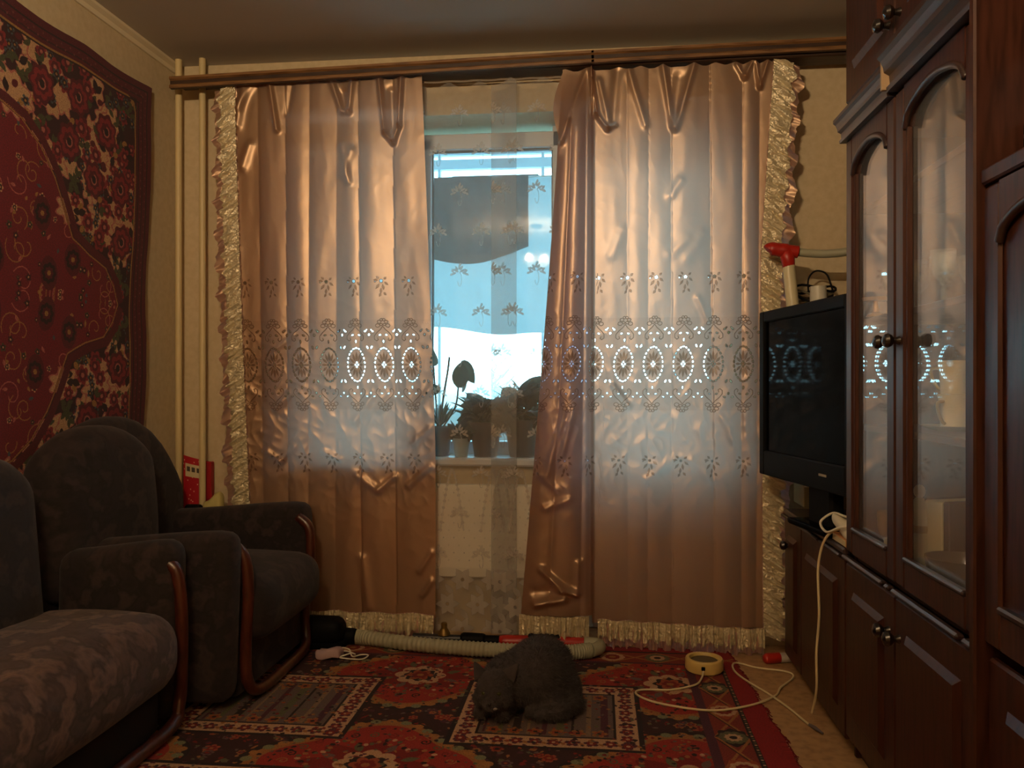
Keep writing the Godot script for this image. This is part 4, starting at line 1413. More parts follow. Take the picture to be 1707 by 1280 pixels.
func wall_unit() -> void:
	var zA := -2.486
	var zM := -2.085
	var zB := -1.642
	var depth := 0.44
	var xc := XF + 0.024 + depth / 2
	# ---- glazed display cabinet
	var c := thing("display_cabinet", "dark cherry display cabinet with two arched glass doors and a fluted moulding", "cabinet", Vector3(XF + 0.2, 0, -2.06))
	var off := Vector3(-(XF + 0.2), 0, 2.06)
	var body := MB.new()
	body.xf = Transform3D(Basis(), off)
	for z in [zA + 0.009, zB - 0.009]:
		body.box(Vector3(xc, 0.95, z), Vector3(depth, 1.9, 0.018), 0.003)
	body.box(Vector3(XF + 0.024 + depth - 0.005, 0.95, (zA + zB) / 2), Vector3(0.01, 1.9, zB - zA - 0.03))
	for y in [0.05, 0.585, 1.81]:
		body.box(Vector3(xc, y, (zA + zB) / 2), Vector3(depth - 0.01, 0.02, zB - zA - 0.03), 0.002)
	body.box(Vector3(XF + 0.05, 0.02, (zA + zB) / 2), Vector3(0.02, 0.04, zB - zA), 0.002)
	part("body", body, M.wood, c)
	for y in [0.965, 1.27, 1.59]:
		part("shelf", MB.new().box(Vector3(xc + 0.006, y, (zA + zB) / 2) + off, Vector3(depth - 0.03, 0.018, zB - zA - 0.04), 0.002), M.wood_in, c)
	glass_door(c, zA, zM, -2.125, 1.69, 1.752, off)
	glass_door(c, zM, zB, -2.055, 1.70, 1.765, off)
	flat_door(c, "lower_door", 0.06, 0.572, zA, zM, -2.125, 0.475, off)
	flat_door(c, "lower_door", 0.06, 0.572, zM, zB, -2.055, 0.475, off)
	# bead strip over the lower doors, in pieces with small gaps
	for q in [[zA, -2.15], [-2.13, -2.10], [-2.08, -1.71], [-1.69, zB]]:
		part("bead_strip", MB.new().box(Vector3(XF - 0.004, 0.585, (q[0] + q[1]) / 2) + off, Vector3(0.02, 0.013, q[1] - q[0]), 0.005), M.wood_h, c)
	# ---- upper cupboard over it, with the mouldings
	var u := thing("upper_cupboard", "dark cherry upper cupboard with paired black knobs, reaching up to the ceiling", "cupboard", Vector3(XF + 0.2, 1.9, -2.06))
	var o3 := Vector3(-(XF + 0.2), -1.9, 2.06)
	var ub := MB.new()
	ub.xf = Transform3D(Basis(), o3)
	ub.box(Vector3(xc, 2.185, (zA + zB) / 2), Vector3(depth, 0.57, zB - zA), 0.004)
	part("body", ub, M.wood, u)
	var m1 := moulding(zA - 0.006, zM - 0.008, 1.797, 0.068, 0.034)
	part("moulding", m1, M.wood_h, c, off)
	part("moulding", moulding(zM + 0.004, zB + 0.012, 1.803, 0.095, 0.044), M.wood_h, c, off)
	part("raw_wood_end", MB.new().box(Vector3(XF - 0.012, 1.852, zM - 0.002) + off, Vector3(0.04, 0.086, 0.011), 0.001), M.raw, c)
	flat_door(u, "upper_door", 1.905, 2.45, zA, zM, -2.125, 1.985, o3, 0.08)
	flat_door(u, "upper_door", 1.905, 2.45, zM, zB, -2.05, 1.985, o3, 0.08)
	# ---- tall cupboard nearest the viewer
	var z2 := -0.85
	var z1 := zB + 0.006
	var t := thing("tall_cupboard", "dark cherry tall cupboard with an open niche over an arched panel door", "cupboard", Vector3(XF + 0.2, 0, -1.24))
	var o4 := Vector3(-(XF + 0.2), 0, 1.24)
	var tb := MB.new()
	tb.xf = Transform3D(Basis(), o4)
	tb.box(Vector3(xc - 0.02, 1.235, z1 + 0.012), Vector3(depth + 0.05, 2.47, 0.024), 0.004)
	tb.box(Vector3(xc, 1.235, z2 - 0.01), Vector3(depth, 2.47, 0.02), 0.004)
	tb.box(Vector3(XF + 0.024 + depth - 0.005, 1.235, (z1 + z2) / 2), Vector3(0.01, 2.47, z2 - z1))
	for y in [0.05, 0.6, 1.48, 2.44]:
		tb.box(Vector3(xc, y, (z1 + z2) / 2), Vector3(depth - 0.01, 0.024, z2 - z1 - 0.04), 0.003)
	part("body", tb, M.wood, t)
	part("shelf_front", MB.new().box(Vector3(XF + 0.004, 1.475, (z1 + z2) / 2 + 0.012) + o4, Vector3(0.03, 0.03, z2 - z1 - 0.03), 0.004), M.wood, t)
	var za := z1 + 0.03
	var zm := (z1 + z2) / 2 + 0.01
	var dr := part("arched_door", MB.new().box(Vector3(XF + 0.010, 1.03, (za + zm) / 2), Vector3(0.018, 0.85, zm - za - 0.004), 0.004), M.wood, t, o4)
	part("arched_frame", arched_frame(za + 0.002, zm - 0.002, 0.61, 1.455, 0.06, 1.345, 1.40, XF - 0.008, 0.012), M.wood, dr)
	var bd := []
	for q in arch_pts(za + 0.062, zm - 0.062, 1.345, 1.40, 0.01):
		bd.append(Vector3(XF - 0.008, q.y, q.x))
	part("arch_bead", MB.new().tube(bd, 0.009, 8), M.wood_h, dr)
	part("lower_bead", MB.new().box(Vector3(XF - 0.004, 0.685, (za + zm) / 2), Vector3(0.02, 0.014, zm - za - 0.12), 0.004), M.wood_h, dr)
	flat_door(t, "side_door", 0.61, 1.455, zm, z2 - 0.02, 0.0, 1.0, o4)
	flat_door(t, "lower_door", 0.06, 0.585, za, zm, 0.0, 0.5, o4)
	flat_door(t, "lower_door", 0.06, 0.585, zm, z2 - 0.02, 0.0, 0.5, o4)
	# ---- low cabinet under the television
	var zt := -3.275
	var lc := thing("low_cabinet", "dark cherry low cabinet under the television with a plain top", "cabinet", Vector3(XF + 0.2, 0, -2.88))
	var o5 := Vector3(-(XF + 0.2), 0, 2.88)
	var lb := MB.new()
	lb.xf = Transform3D(Basis(), o5)
	lb.box(Vector3(xc, 0.305, (zt + zA) / 2), Vector3(depth, 0.56, zA - zt - 0.008), 0.004)
	lb.box(Vector3(XF + 0.06, 0.02, (zt + zA) / 2), Vector3(0.02, 0.04, zA - zt - 0.02), 0.002)
	part("body", lb, M.wood, lc)
	part("worktop", MB.new().box(Vector3(xc - 0.014, 0.596, (zt + zA) / 2) + o5, Vector3(depth + 0.03, 0.02, zA - zt - 0.004), 0.005), M.wood_h, lc)
	var zq := zt + 0.26
	flat_door(lc, "narrow_door", 0.04, 0.575, zt, zq, zt + 0.1, 0.48, o5, 0.06)
	flat_door(lc, "wide_door", 0.04, 0.575, zq, zA - 0.004, 0.0, 0.0, o5)
	for q in [[zt, zq - 0.01], [zq, -2.75], [-2.73, zA - 0.02]]:
		part("bead_strip", MB.new().box(Vector3(XF - 0.008, 0.582, (q[0] + q[1]) / 2) + o5, Vector3(0.016, 0.010, q[1] - q[0]), 0.004), M.wood_h, lc)

func television() -> void:
	# the screen turns a little towards the room
	var A := Vector3(0.618, 0, -3.18)
	var B := Vector3(0.752, 0, -2.50)
	var mid := (A + B) / 2
	var t := thing("television", "black flat television on the low cabinet between curtain and glass cabinet", "television", Vector3(mid.x, 0.606, mid.z))
	var w := A.distance_to(B)
	var dir := (B - A).normalized()
	t.rotation.y = atan2(dir.x, dir.z)
	# local: z along the screen, -x to the room
	var y0 := 0.145
	var y1 := 0.755
	part("case", MB.new().box(Vector3(0.045, (y0 + y1) / 2, 0), Vector3(0.09, y1 - y0, w), 0.012), M.matte_black, t)
	var bz := MB.new()
	for z in [-w / 2 + 0.02, w / 2 - 0.02]:
		bz.box(Vector3(-0.004, (y0 + y1) / 2, z), Vector3(0.02, y1 - y0, 0.04), 0.004)
	bz.box(Vector3(-0.004, y1 - 0.02, 0), Vector3(0.02, 0.04, w - 0.08), 0.004)
	bz.box(Vector3(-0.004, y0 + 0.045, 0), Vector3(0.02, 0.09, w - 0.08), 0.004)
	part("bezel", bz, M.black, t)
	part("screen", MB.new().box(Vector3(0.0, (y0 + y1) / 2 + 0.025, 0), Vector3(0.004, y1 - y0 - 0.12, w - 0.07)), M.gloss_black, t)
	part("badge", MB.new().box(Vector3(-0.0155, y0 + 0.05, 0.17), Vector3(0.003, 0.008, 0.05), 0.001), mat(rgb(150, 136, 110), 0.4), t)
	part("neck", MB.new().box(Vector3(0.05, 0.085, 0.06), Vector3(0.05, 0.14, 0.16), 0.01), M.black, t)
	part("foot", MB.new().puff(Vector3(0.06, 0.012, 0.06), Vector3(0.16, 0.024, 0.30), 0.01, 6), M.gloss_black, t)
	# box behind it and what lies on it
	var bx := thing("storage_box", "pale grey carton standing behind the television", "box", Vector3(0.955, 0.606, -3.375))
	part("carton", MB.new().box(Vector3(0, 0.395, 0), Vector3(0.32, 0.79, 0.16), 0.004), mat(rgb(180, 170, 136), 0.8), bx)
	part("lid", MB.new().box(Vector3(0, 0.785, 0), Vector3(0.33, 0.02, 0.17), 0.003), mat(rgb(190, 182, 150), 0.8), bx)
	var hd := thing("cable_bundle", "coiled dark cable wound round a white cylinder on the grey carton", "cable", Vector3(0.862, 1.402, -3.365))
	part("cylinder", MB.new().lathe([Vector2(0.0, 0.0), Vector2(0.030, 0.0), Vector2(0.032, 0.03), Vector2(0.030, 0.072), Vector2(0.0, 0.074)], 22, Vector3(-0.004, 0.0, 0.045)), mat(rgb(200, 196, 180), 0.4), hd)
	for k in 4:
		var pts := []
		for i in 22:
			var a := TAU * i / 21.0 + k
			pts.append(Vector3(cos(a) * (0.062 + 0.006 * k), 0.012 + 0.019 * k + 0.014 * sin(a * 2 + k), -0.02 + sin(a) * (0.035 + 0.004 * k)))
		part("cable_loop", MB.new().tube(pts, 0.005, 6), M.black if k % 2 else mat(rgb(96, 88, 66), 0.5), hd)
	part("cable_end", MB.new().tube(smooth([Vector3(-0.025, 0.05, -0.02), Vector3(-0.025, 0.11, -0.02), Vector3(0.0, 0.14, -0.01), Vector3(0.04, 0.125, 0.0), Vector3(0.06, 0.06, 0.01)]), 0.0035, 6), M.black, hd)
	# red-handled white tube and hose leaning behind the television
	var wd := thing("vacuum_wand", "white vacuum tube with a red handle and pale hose leaning behind the television", "vacuum tube", Vector3(0.80, 0, -3.25))
	var ow := Vector3(-0.80, 0, 3.25)
	part("tube", MB.new().tube([Vector3(0.80, 0.70, -3.20) + ow, Vector3(0.727, 1.545, -3.24) + ow], 0.023, 14), mat(rgb(206, 196, 160), 0.4), wd)
	part("handle", MB.new().tube(smooth([Vector3(0.648, 1.605, -3.24) + ow, Vector3(0.66, 1.612, -3.24) + ow, Vector3(0.70, 1.606, -3.24) + ow, Vector3(0.735, 1.602, -3.24) + ow, Vector3(0.762, 1.598, -3.24) + ow]), [0.012, 0.019, 0.023, 0.024, 0.024, 0.024, 0.025, 0.026, 0.026, 0.026, 0.026, 0.026, 0.027, 0.027, 0.027, 0.027, 0.025, 0.024, 0.024, 0.024, 0.024, 0.024, 0.024, 0.024, 0.024], 14), M.red, wd)
	part("handle_socket", MB.new().tube([Vector3(0.718, 1.60, -3.24) + ow, Vector3(0.724, 1.57, -3.24) + ow, Vector3(0.7275, 1.535, -3.24) + ow], [0.028, 0.026, 0.022], 14), M.red, wd)
	part("hose", MB.new().tube(smooth([Vector3(0.76, 1.598, -3.24) + ow, Vector3(0.86, 1.588, -3.23) + ow, Vector3(0.97, 1.60, -3.2) + ow, Vector3(1.12, 1.66, -3.1) + ow, Vector3(1.17, 1.5, -2.95) + ow]), 0.016, 12), M.hose, wd)
	# on the low cabinet
	var bk := thing("book", "thin book with a tan cover on the corner of the low cabinet", "book", Vector3(0.80, 0.606, -2.60))
	part("cover", MB.new().box(Vector3(0, 0.011, 0), Vector3(0.15, 0.022, 0.2), 0.002), mat(rgb(176, 118, 60), 0.6), bk)
	part("pages", MB.new().box(Vector3(-0.002, 0.011, 0), Vector3(0.148, 0.017, 0.196)), mat(rgb(206, 186, 140), 0.8), bk)
	var ad := thing("paper_packet", "crumpled white paper packet wrapped by a white cable on the tan book", "packet", Vector3(0.79, 0.629, -2.60))
	part("packet", MB.new().puff(Vector3(0, 0.022, 0), Vector3(0.12, 0.04, 0.17), 0.018, 8, func(w: Vector3, h: Vector3): return w + Vector3(0, 0.02 * (w.z / h.z) * (w.x / h.x), 0)), mat(rgb(214, 204, 176), 0.7), ad)
	part("cable", MB.new().tube(smooth([Vector3(0.0, 0.05, 0.1), Vector3(-0.04, 0.055, 0.0), Vector3(-0.05, 0.05, -0.09), Vector3(-0.085, 0.02, -0.1), Vector3(-0.085, 0.0, -0.03), Vector3(-0.07, 0.03, 0.06), Vector3(-0.04, 0.04, 0.1)]), 0.004, 7), mat(rgb(220, 210, 186), 0.5), ad)
	var st := part("stylus", MB.new().tube([Vector3(0.81, 0.69, -2.71), Vector3(0.81, 0.691, -2.68), Vector3(0.82, 0.692, -2.675), Vector3(0.84, 0.695, -2.50)], [0.003, 0.004, 0.006, 0.006], 8), mat(rgb(210, 200, 180), 0.4), self)
	st.name = "charging_plug"
	tag(st, "thin white cable plug above the paper packet beside the glass cabinet", "plug")
	var cd := part("charging_cable", MB.new().tube(smooth([Vector3(0.80, 0.634, -2.50), Vector3(0.75, 0.655, -2.55), Vector3(0.705, 0.62, -2.62), Vector3(0.688, 0.52, -2.66), Vector3(0.69, 0.36, -2.66), Vector3(0.683, 0.24, -2.665), Vector3(0.69, 0.12, -2.69), Vector3(0.688, 0.02, -2.74)], 8), 0.0042, 7), M.cord, self)
	tag(cd, "pale cable hanging down the front of the low cabinet to the floor", "cable")

# ------------------------------------------------------------------ things in the glazed cabinet
func mug(at: Vector3, label: String, turn: float) -> void:
	var o := thing("mug", label, "mug", at, "mugs in the glass cabinet")
	o.rotation.y = turn
	part("bowl", MB.new().lathe([Vector2(0.0, 0.0), Vector2(0.028, 0.0), Vector2(0.029, 0.01), Vector2(0.030, 0.055), Vector2(0.036, 0.082), Vector2(0.034, 0.083), Vector2(0.028, 0.055), Vector2(0.026, 0.012), Vector2(0.0, 0.01)], 24, Vector3.ZERO), M.porcelain, o)
	part("handle", MB.new().tube(smooth([Vector3(-0.033, 0.066, 0), Vector3(-0.052, 0.062, 0), Vector3(-0.05, 0.04, 0), Vector3(-0.038, 0.018, 0), Vector3(-0.029, 0.012, 0)]), 0.0042, 8), mat(rgb(170, 140, 60), 0.3, {"metallic": 0.4}), o)

func goblet(at: Vector3, label: String, s := 1.0) -> void:
	var o := thing("glass", label, "glass", at, "glassware in the glass cabinet")
	o.scale = Vector3.ONE * s
	part("bowl", MB.new().lathe([Vector2(0.006, 0.06), Vector2(0.022, 0.075), Vector2(0.030, 0.10), Vector2(0.030, 0.135), Vector2(0.028, 0.135), Vector2(0.027, 0.10), Vector2(0.02, 0.08), Vector2(0.0, 0.072)], 20, Vector3.ZERO), M.glassware, o)
	part("stem", MB.new().lathe([Vector2(0.0, 0.0), Vector2(0.028, 0.0), Vector2(0.026, 0.004), Vector2(0.005, 0.01), Vector2(0.004, 0.05), Vector2(0.007, 0.062), Vector2(0.0, 0.064)], 20, Vector3.ZERO), M.glassware, o)

func cabinet_contents() -> void:
	# middle shelf: two mugs on saucers
	var sc := thing("saucer", "cream saucer with a gold rim under the stacked mugs", "saucer", Vector3(0.86, 0.975, -2.10))
	part("dish", MB.new().lathe([Vector2(0.0, 0.0), Vector2(0.035, 0.0), Vector2(0.07, 0.012), Vector2(0.072, 0.014), Vector2(0.035, 0.005), Vector2(0.0, 0.005)], 28, Vector3.ZERO), M.porcelain, sc)
	mug(Vector3(0.86, 0.982, -2.095), "cream mug standing on the saucer, lower of the two stacked", 0.5)
	mug(Vector3(0.86, 1.064, -2.095), "cream mug stacked on top of the other mug", -0.8)
	# top glass row and middle glasses
	for k in 5:
		goblet(Vector3(0.83 + 0.04 * (k % 2), 1.279, -2.42 + 0.085 * k), ["small stemmed glass on the upper middle shelf behind the window-side door", "stemmed glass second from the window side on the upper middle shelf", "stemmed glass behind the meeting stiles on the upper middle shelf", "stemmed glass next to the glass bowl on the upper middle shelf", "stemmed glass in front of the cut-glass bowl"][k])
	var bw := part("glass_bowl", MB.new().lathe([Vector2(0.0, 0.0), Vector2(0.03, 0.0), Vector2(0.034, 0.01), Vector2(0.062, 0.06), Vector2(0.07, 0.10), Vector2(0.067, 0.10), Vector2(0.058, 0.06), Vector2(0.03, 0.015), Vector2(0.0, 0.012)], 24, Vector3(0.88, 1.279, -1.95)), M.glassware, self)
	tag(bw, "cut-glass bowl on the upper middle shelf over the mugs", "bowl")
	# lower compartment: figurine, framed picture standing, dark bowl, gilt goblet
	var fg := thing("figurine", "tall pale figurine in a long robe at the bottom of the glass cabinet", "figurine", Vector3(0.80, 0.595, -2.145))
	fg.scale = Vector3.ONE * 0.8
	part("robe", MB.new().lathe([Vector2(0.0, 0.0), Vector2(0.032, 0.0), Vector2(0.034, 0.02), Vector2(0.022, 0.04), Vector2(0.026, 0.08), Vector2(0.036, 0.12), Vector2(0.03, 0.16), Vector2(0.034, 0.20), Vector2(0.028, 0.24), Vector2(0.012, 0.262)], 20, Vector3.ZERO), mat(rgb(206, 196, 150), 0.4), fg)
	part("head", MB.new().ball(Vector3(0, 0.282, 0), Vector3(0.018, 0.022, 0.018), 14), mat(rgb(220, 200, 166), 0.4), fg)
	part("arm", MB.new().tube(smooth([Vector3(-0.02, 0.235, -0.02), Vector3(-0.035, 0.20, -0.02), Vector3(-0.04, 0.215, 0.015), Vector3(-0.036, 0.24, 0.02)]), 0.008, 8), mat(rgb(220, 200, 166), 0.4), fg)
	part("sash", MB.new().lathe([Vector2(0.032, 0.155), Vector2(0.035, 0.165), Vector2(0.033, 0.178)], 20, Vector3.ZERO), mat(rgb(170, 140, 60), 0.4), fg)
	part("bird", MB.new().tube(smooth([Vector3(-0.03, 0.27, 0.0), Vector3(-0.03, 0.30, -0.01), Vector3(-0.026, 0.345, -0.015)]), [0.012, 0.012, 0.012, 0.011, 0.01, 0.009, 0.008, 0.007, 0.006, 0.005, 0.004, 0.003, 0.002], 8), mat(rgb(160, 140, 80), 0.4), fg)
	var bk := thing("thick_book", "thick dark book with pale page edges standing in the glass cabinet", "book", Vector3(0.90, 0.595, -2.13))
	bk.rotation.y = 0.35
	part("cover", MB.new().box(Vector3(0, 0.105, 0.035), Vector3(0.17, 0.21, 0.02), 0.003), mat(rgb(50, 28, 26), 0.5), bk)
	part("cover", MB.new().box(Vector3(0, 0.105, -0.035), Vector3(0.17, 0.21, 0.006), 0.003), mat(rgb(50, 28, 26), 0.5), bk)
	part("pages", MB.new().box(Vector3(-0.004, 0.105, -0.003), Vector3(0.168, 0.204, 0.056), 0.002), mat(rgb(196, 182, 140), 0.8), bk)
	var db := part("dark_bowl", MB.new().lathe([Vector2(0.0, 0.0), Vector2(0.035, 0.0), Vector2(0.04, 0.012), Vector2(0.07, 0.05), Vector2(0.078, 0.10), Vector2(0.074, 0.10), Vector2(0.06, 0.05), Vector2(0.03, 0.02), Vector2(0.0, 0.018)], 24, Vector3(0.82, 0.596, -1.95)), mat(rgb(70, 64, 60), 0.15), self)
	tag(db, "dark grey glass bowl in front of the thick book", "bowl")
	var gg := thing("gilt_goblet", "gilt glass goblet standing behind the window-side glass door", "goblet", Vector3(0.79, 0.596, -2.36))
	gg.scale = Vector3.ONE * 0.75
	part("bowl", MB.new().lathe([Vector2(0.0, 0.09), Vector2(0.022, 0.10), Vector2(0.03, 0.13), Vector2(0.03, 0.19), Vector2(0.027, 0.19), Vector2(0.027, 0.13), Vector2(0.0, 0.105)], 20, Vector3.ZERO), mat(rgb(170, 130, 60), 0.25, {"metallic": 0.6}), gg)
	part("stem", MB.new().lathe([Vector2(0.0, 0.0), Vector2(0.032, 0.0), Vector2(0.03, 0.006), Vector2(0.007, 0.014), Vector2(0.006, 0.08), Vector2(0.012, 0.09), Vector2(0.0, 0.095)], 20, Vector3.ZERO), mat(rgb(200, 180, 130), 0.25), gg)
	var cs := thing("candlestick", "small gilt candlestick with a wide drip tray behind the window-side door", "candlestick", Vector3(0.78, 1.28, -2.41))
	part("base", MB.new().lathe([Vector2(0.0, 0.0), Vector2(0.026, 0.0), Vector2(0.022, 0.008), Vector2(0.008, 0.014), Vector2(0.007, 0.045), Vector2(0.0, 0.046)], 18, Vector3.ZERO), mat(rgb(190, 140, 70), 0.3, {"metallic": 0.6}), cs)
	part("tray", MB.new().lathe([Vector2(0.0, 0.045), Vector2(0.034, 0.045), Vector2(0.036, 0.055), Vector2(0.0, 0.052)], 20, Vector3.ZERO), mat(rgb(190, 140, 70), 0.3, {"metallic": 0.6}), cs)
	# plates leaning on the back of the third shelf
	for k in 3:
		var pl := thing("plate", ["plain plate leaning behind the window-side glass door on the mug shelf", "plain plate leaning behind the meeting stiles on the mug shelf", "plain plate leaning behind the mugs"][k], "plate", Vector3(1.10, 0.975, -2.36 + 0.24 * k), "plates on the mug shelf")
		pl.rotation.z = 1.25
		part("dish", MB.new().lathe([Vector2(0.0, 0.0), Vector2(0.05, 0.0), Vector2(0.095, 0.012), Vector2(0.097, 0.016), Vector2(0.05, 0.005), Vector2(0.0, 0.005)], 30, Vector3(0.092, 0, 0)), mat(rgb(150, 140, 116), 0.3), pl)
	# niche of the tall cupboard: black clock radio and a blue box
	var rd := thing("radio", "black rounded radio with silver buttons in the niche of the tall cupboard", "radio", Vector3(0.855, 1.494, -1.475))
	part("case", MB.new().puff(Vector3(0, 0.045, 0), Vector3(0.16, 0.09, 0.26), 0.02, 8), M.black, rd)
	for k in 3:
		part("button", MB.new().ball(Vector3(-0.083, 0.045, -0.09 + 0.04 * k), Vector3(0.008, 0.01, 0.008), 10), M.metal, rd)
	var bb := part("blue_box", MB.new().box(Vector3(0.87, 1.652, -1.50), Vector3(0.12, 0.13, 0.14), 0.003), mat(rgb(44, 54, 96), 0.5), self)
	tag(bb, "small blue carton on top of the black radio in the niche", "box")

# ------------------------------------------------------------------ plants on the sill
func leaf_mesh(l: float, w: float, curl: float, n := 8) -> MB:
	var mb := MB.new()
	mb.grid(4, n, func(u, v):
		var hw: float = w * pow(sin(PI * pow(lerp(0.03, 1.0, v), 0.75)), 0.8)
		var a: float = curl * v
		var r: float = l / max(abs(curl), 0.05)
		var yy: float = sin(a) * r if abs(curl) > 0.05 else v * l
		var zz: float = (1 - cos(a)) * r if abs(curl) > 0.05 else 0.0
		return Vector3((u - 0.5) * 2 * hw, yy, zz + abs(u - 0.5) * hw * 0.5))
	return mb

func pot(o: Node3D, r: float, h: float, m: Material) -> void:
	part("pot", MB.new().lathe([Vector2(0.0, 0.0), Vector2(r * 0.7, 0.0), Vector2(r * 0.94, h * 0.8), Vector2(r, h * 0.8), Vector2(r * 1.02, h), Vector2(r * 0.9, h), Vector2(r * 0.86, h * 0.85), Vector2(0.0, h * 0.85)], 22, Vector3.ZERO), m, o)
	part("soil", MB.new().lathe([Vector2(r * 0.87, h * 0.84), Vector2(r * 0.5, h * 0.9), Vector2(0.0, h * 0.9)], 16, Vector3.ZERO), M.soil, o)

func add_leaf(o: Node3D, m: ArrayMesh, at: Vector3, yaw: float, tilt: float, s: float) -> void:
	var q := part("leaf", m, M.leaf, o, at)
	q.basis = Basis(Vector3.UP, yaw) * Basis(Vector3.RIGHT, tilt) * Basis(Vector3.UP, 1.1 * sin(yaw * 3.7 + tilt * 5.0)) * Basis().scaled(Vector3.ONE * s)

func sill_plants() -> void:
	var y := 0.7735
	var broad := leaf_mesh(0.12, 0.034, 0.9).mesh()
	var strap := leaf_mesh(0.22, 0.010, 0.9).mesh()
	var spike := leaf_mesh(0.13, 0.008, 0.3).mesh()
	var heart := leaf_mesh(0.085, 0.032, 0.5).mesh()
	# left: spiky rosette with a tall stalk
	var a := thing("potted_plant", "spiky potted plant with a tall stalk on the window sill", "plant", Vector3(-0.70, y, -3.555), "plants on the window sill")
	pot(a, 0.058, 0.13, mat(rgb(54, 52, 62), 0.5))
	for i in 16:
		add_leaf(a, spike, Vector3(0.0, 0.13, 0.0), i * 2.4, 0.35 + 0.06 * (i % 8), 0.9 + 0.2 * rng.randf())
	part("stalk", MB.new().tube(smooth([Vector3(0.0, 0.12, 0), Vector3(0.015, 0.25, 0), Vector3(0.035, 0.37, 0.0), Vector3(0.045, 0.435, 0.01)]), 0.005, 7), M.leaf, a)
	add_leaf(a, heart, Vector3(0.10, 0.28, 0.0), 0.3, 0.1, 0.9)
	add_leaf(a, broad, Vector3(0.10, 0.42, 0.0), 2.8, 2.6, 1.0)
	add_leaf(a, broad, Vector3(0.09, 0.30, 0.01), 1.2, 0.1, 1.1)
	part("stalk", MB.new().tube(smooth([Vector3(0.01, 0.12, 0), Vector3(0.07, 0.22, 0), Vector3(0.085, 0.33, 0.0), Vector3(0.10, 0.42, 0.0)]), 0.004, 7), M.leaf, a)
	part("stalk", MB.new().tube(smooth([Vector3(-0.01, 0.12, 0), Vector3(-0.02, 0.28, 0), Vector3(-0.03, 0.42, 0.0)]), 0.004, 7), M.leaf, a)
	add_leaf(a, heart, Vector3(-0.03, 0.40, 0.0), 0.5, 0.5, 1.1)
	add_leaf(a, heart, Vector3(-0.02, 0.27, 0.0), -0.4, 0.8, 1.1)
	# middle: bushy broad leaves
	var b := thing("potted_plant", "bushy broad-leaved potted plant in the middle of the curtain gap", "plant", Vector3(-0.495, y, -3.55), "plants on the window sill")
	pot(b, 0.072, 0.15, M.pot)
	for i in 100:
		var r := rng.randf_range(0.0, 0.075)
		var an := i * 2.39
		var hh := rng.randf_range(0.12, 0.23)
		add_leaf(b, broad if i % 3 else heart, Vector3(cos(an) * r, hh, sin(an) * r * 0.6), an, rng.randf_range(0.3, 2.0), rng.randf_range(0.9, 1.25) * (0.5 + 0.6 * abs(sin(an))))
	for i in 5:
		var an := i * 1.3
		part("stem", MB.new().tube(smooth([Vector3(0, 0.13, 0), Vector3(cos(an) * 0.02, 0.19, sin(an) * 0.02), Vector3(cos(an) * 0.05, 0.25, sin(an) * 0.04)]), 0.0035, 6), M.leaf, b)
	for i in 9:
		add_leaf(b, strap, Vector3(0.0, 0.14, 0.0), PI / 2 + PI * (i % 2) + 0.3 * sin(i * 2.1), 0.3 + 0.09 * i, 0.9)
	# right: dense, behind the pleat of the sheer
	var c := thing("potted_plant", "dense strap-leaved potted plant on the sill behind the pleat of the sheer", "plant", Vector3(-0.335, y, -3.555), "plants on the window sill")
	pot(c, 0.078, 0.16, mat(rgb(46, 38, 36), 0.6))
	for i in 60:
		var an := i * 2.39
		var r := rng.randf_range(0.0, 0.07)
		add_leaf(c, broad if i % 2 else heart, Vector3(cos(an) * r, rng.randf_range(0.15, 0.28), sin(an) * r * 0.7), an, rng.randf_range(0.2, 1.9), rng.randf_range(0.9, 1.3) * (0.5 + 0.5 * abs(sin(an))))
	for i in 12:
		add_leaf(c, strap, Vector3(0.0, 0.15, 0.0), PI / 2 + PI * (i % 2) + 0.25 * sin(i * 2.1), 0.15 + 0.07 * i, 1.0)
	var d := thing("potted_plant", "small potted plant between the spiky one and the bushy one", "plant", Vector3(-0.60, y, -3.53), "plants on the window sill")
	pot(d, 0.04, 0.08, mat(rgb(150, 160, 160), 0.3))
	for i in 34:
		add_leaf(d, heart, Vector3(0, 0.08, 0), i * 2.39, rng.randf_range(0.2, 1.2), rng.randf_range(0.7, 1.2) * (0.5 + 0.5 * abs(sin(i * 2.39))))

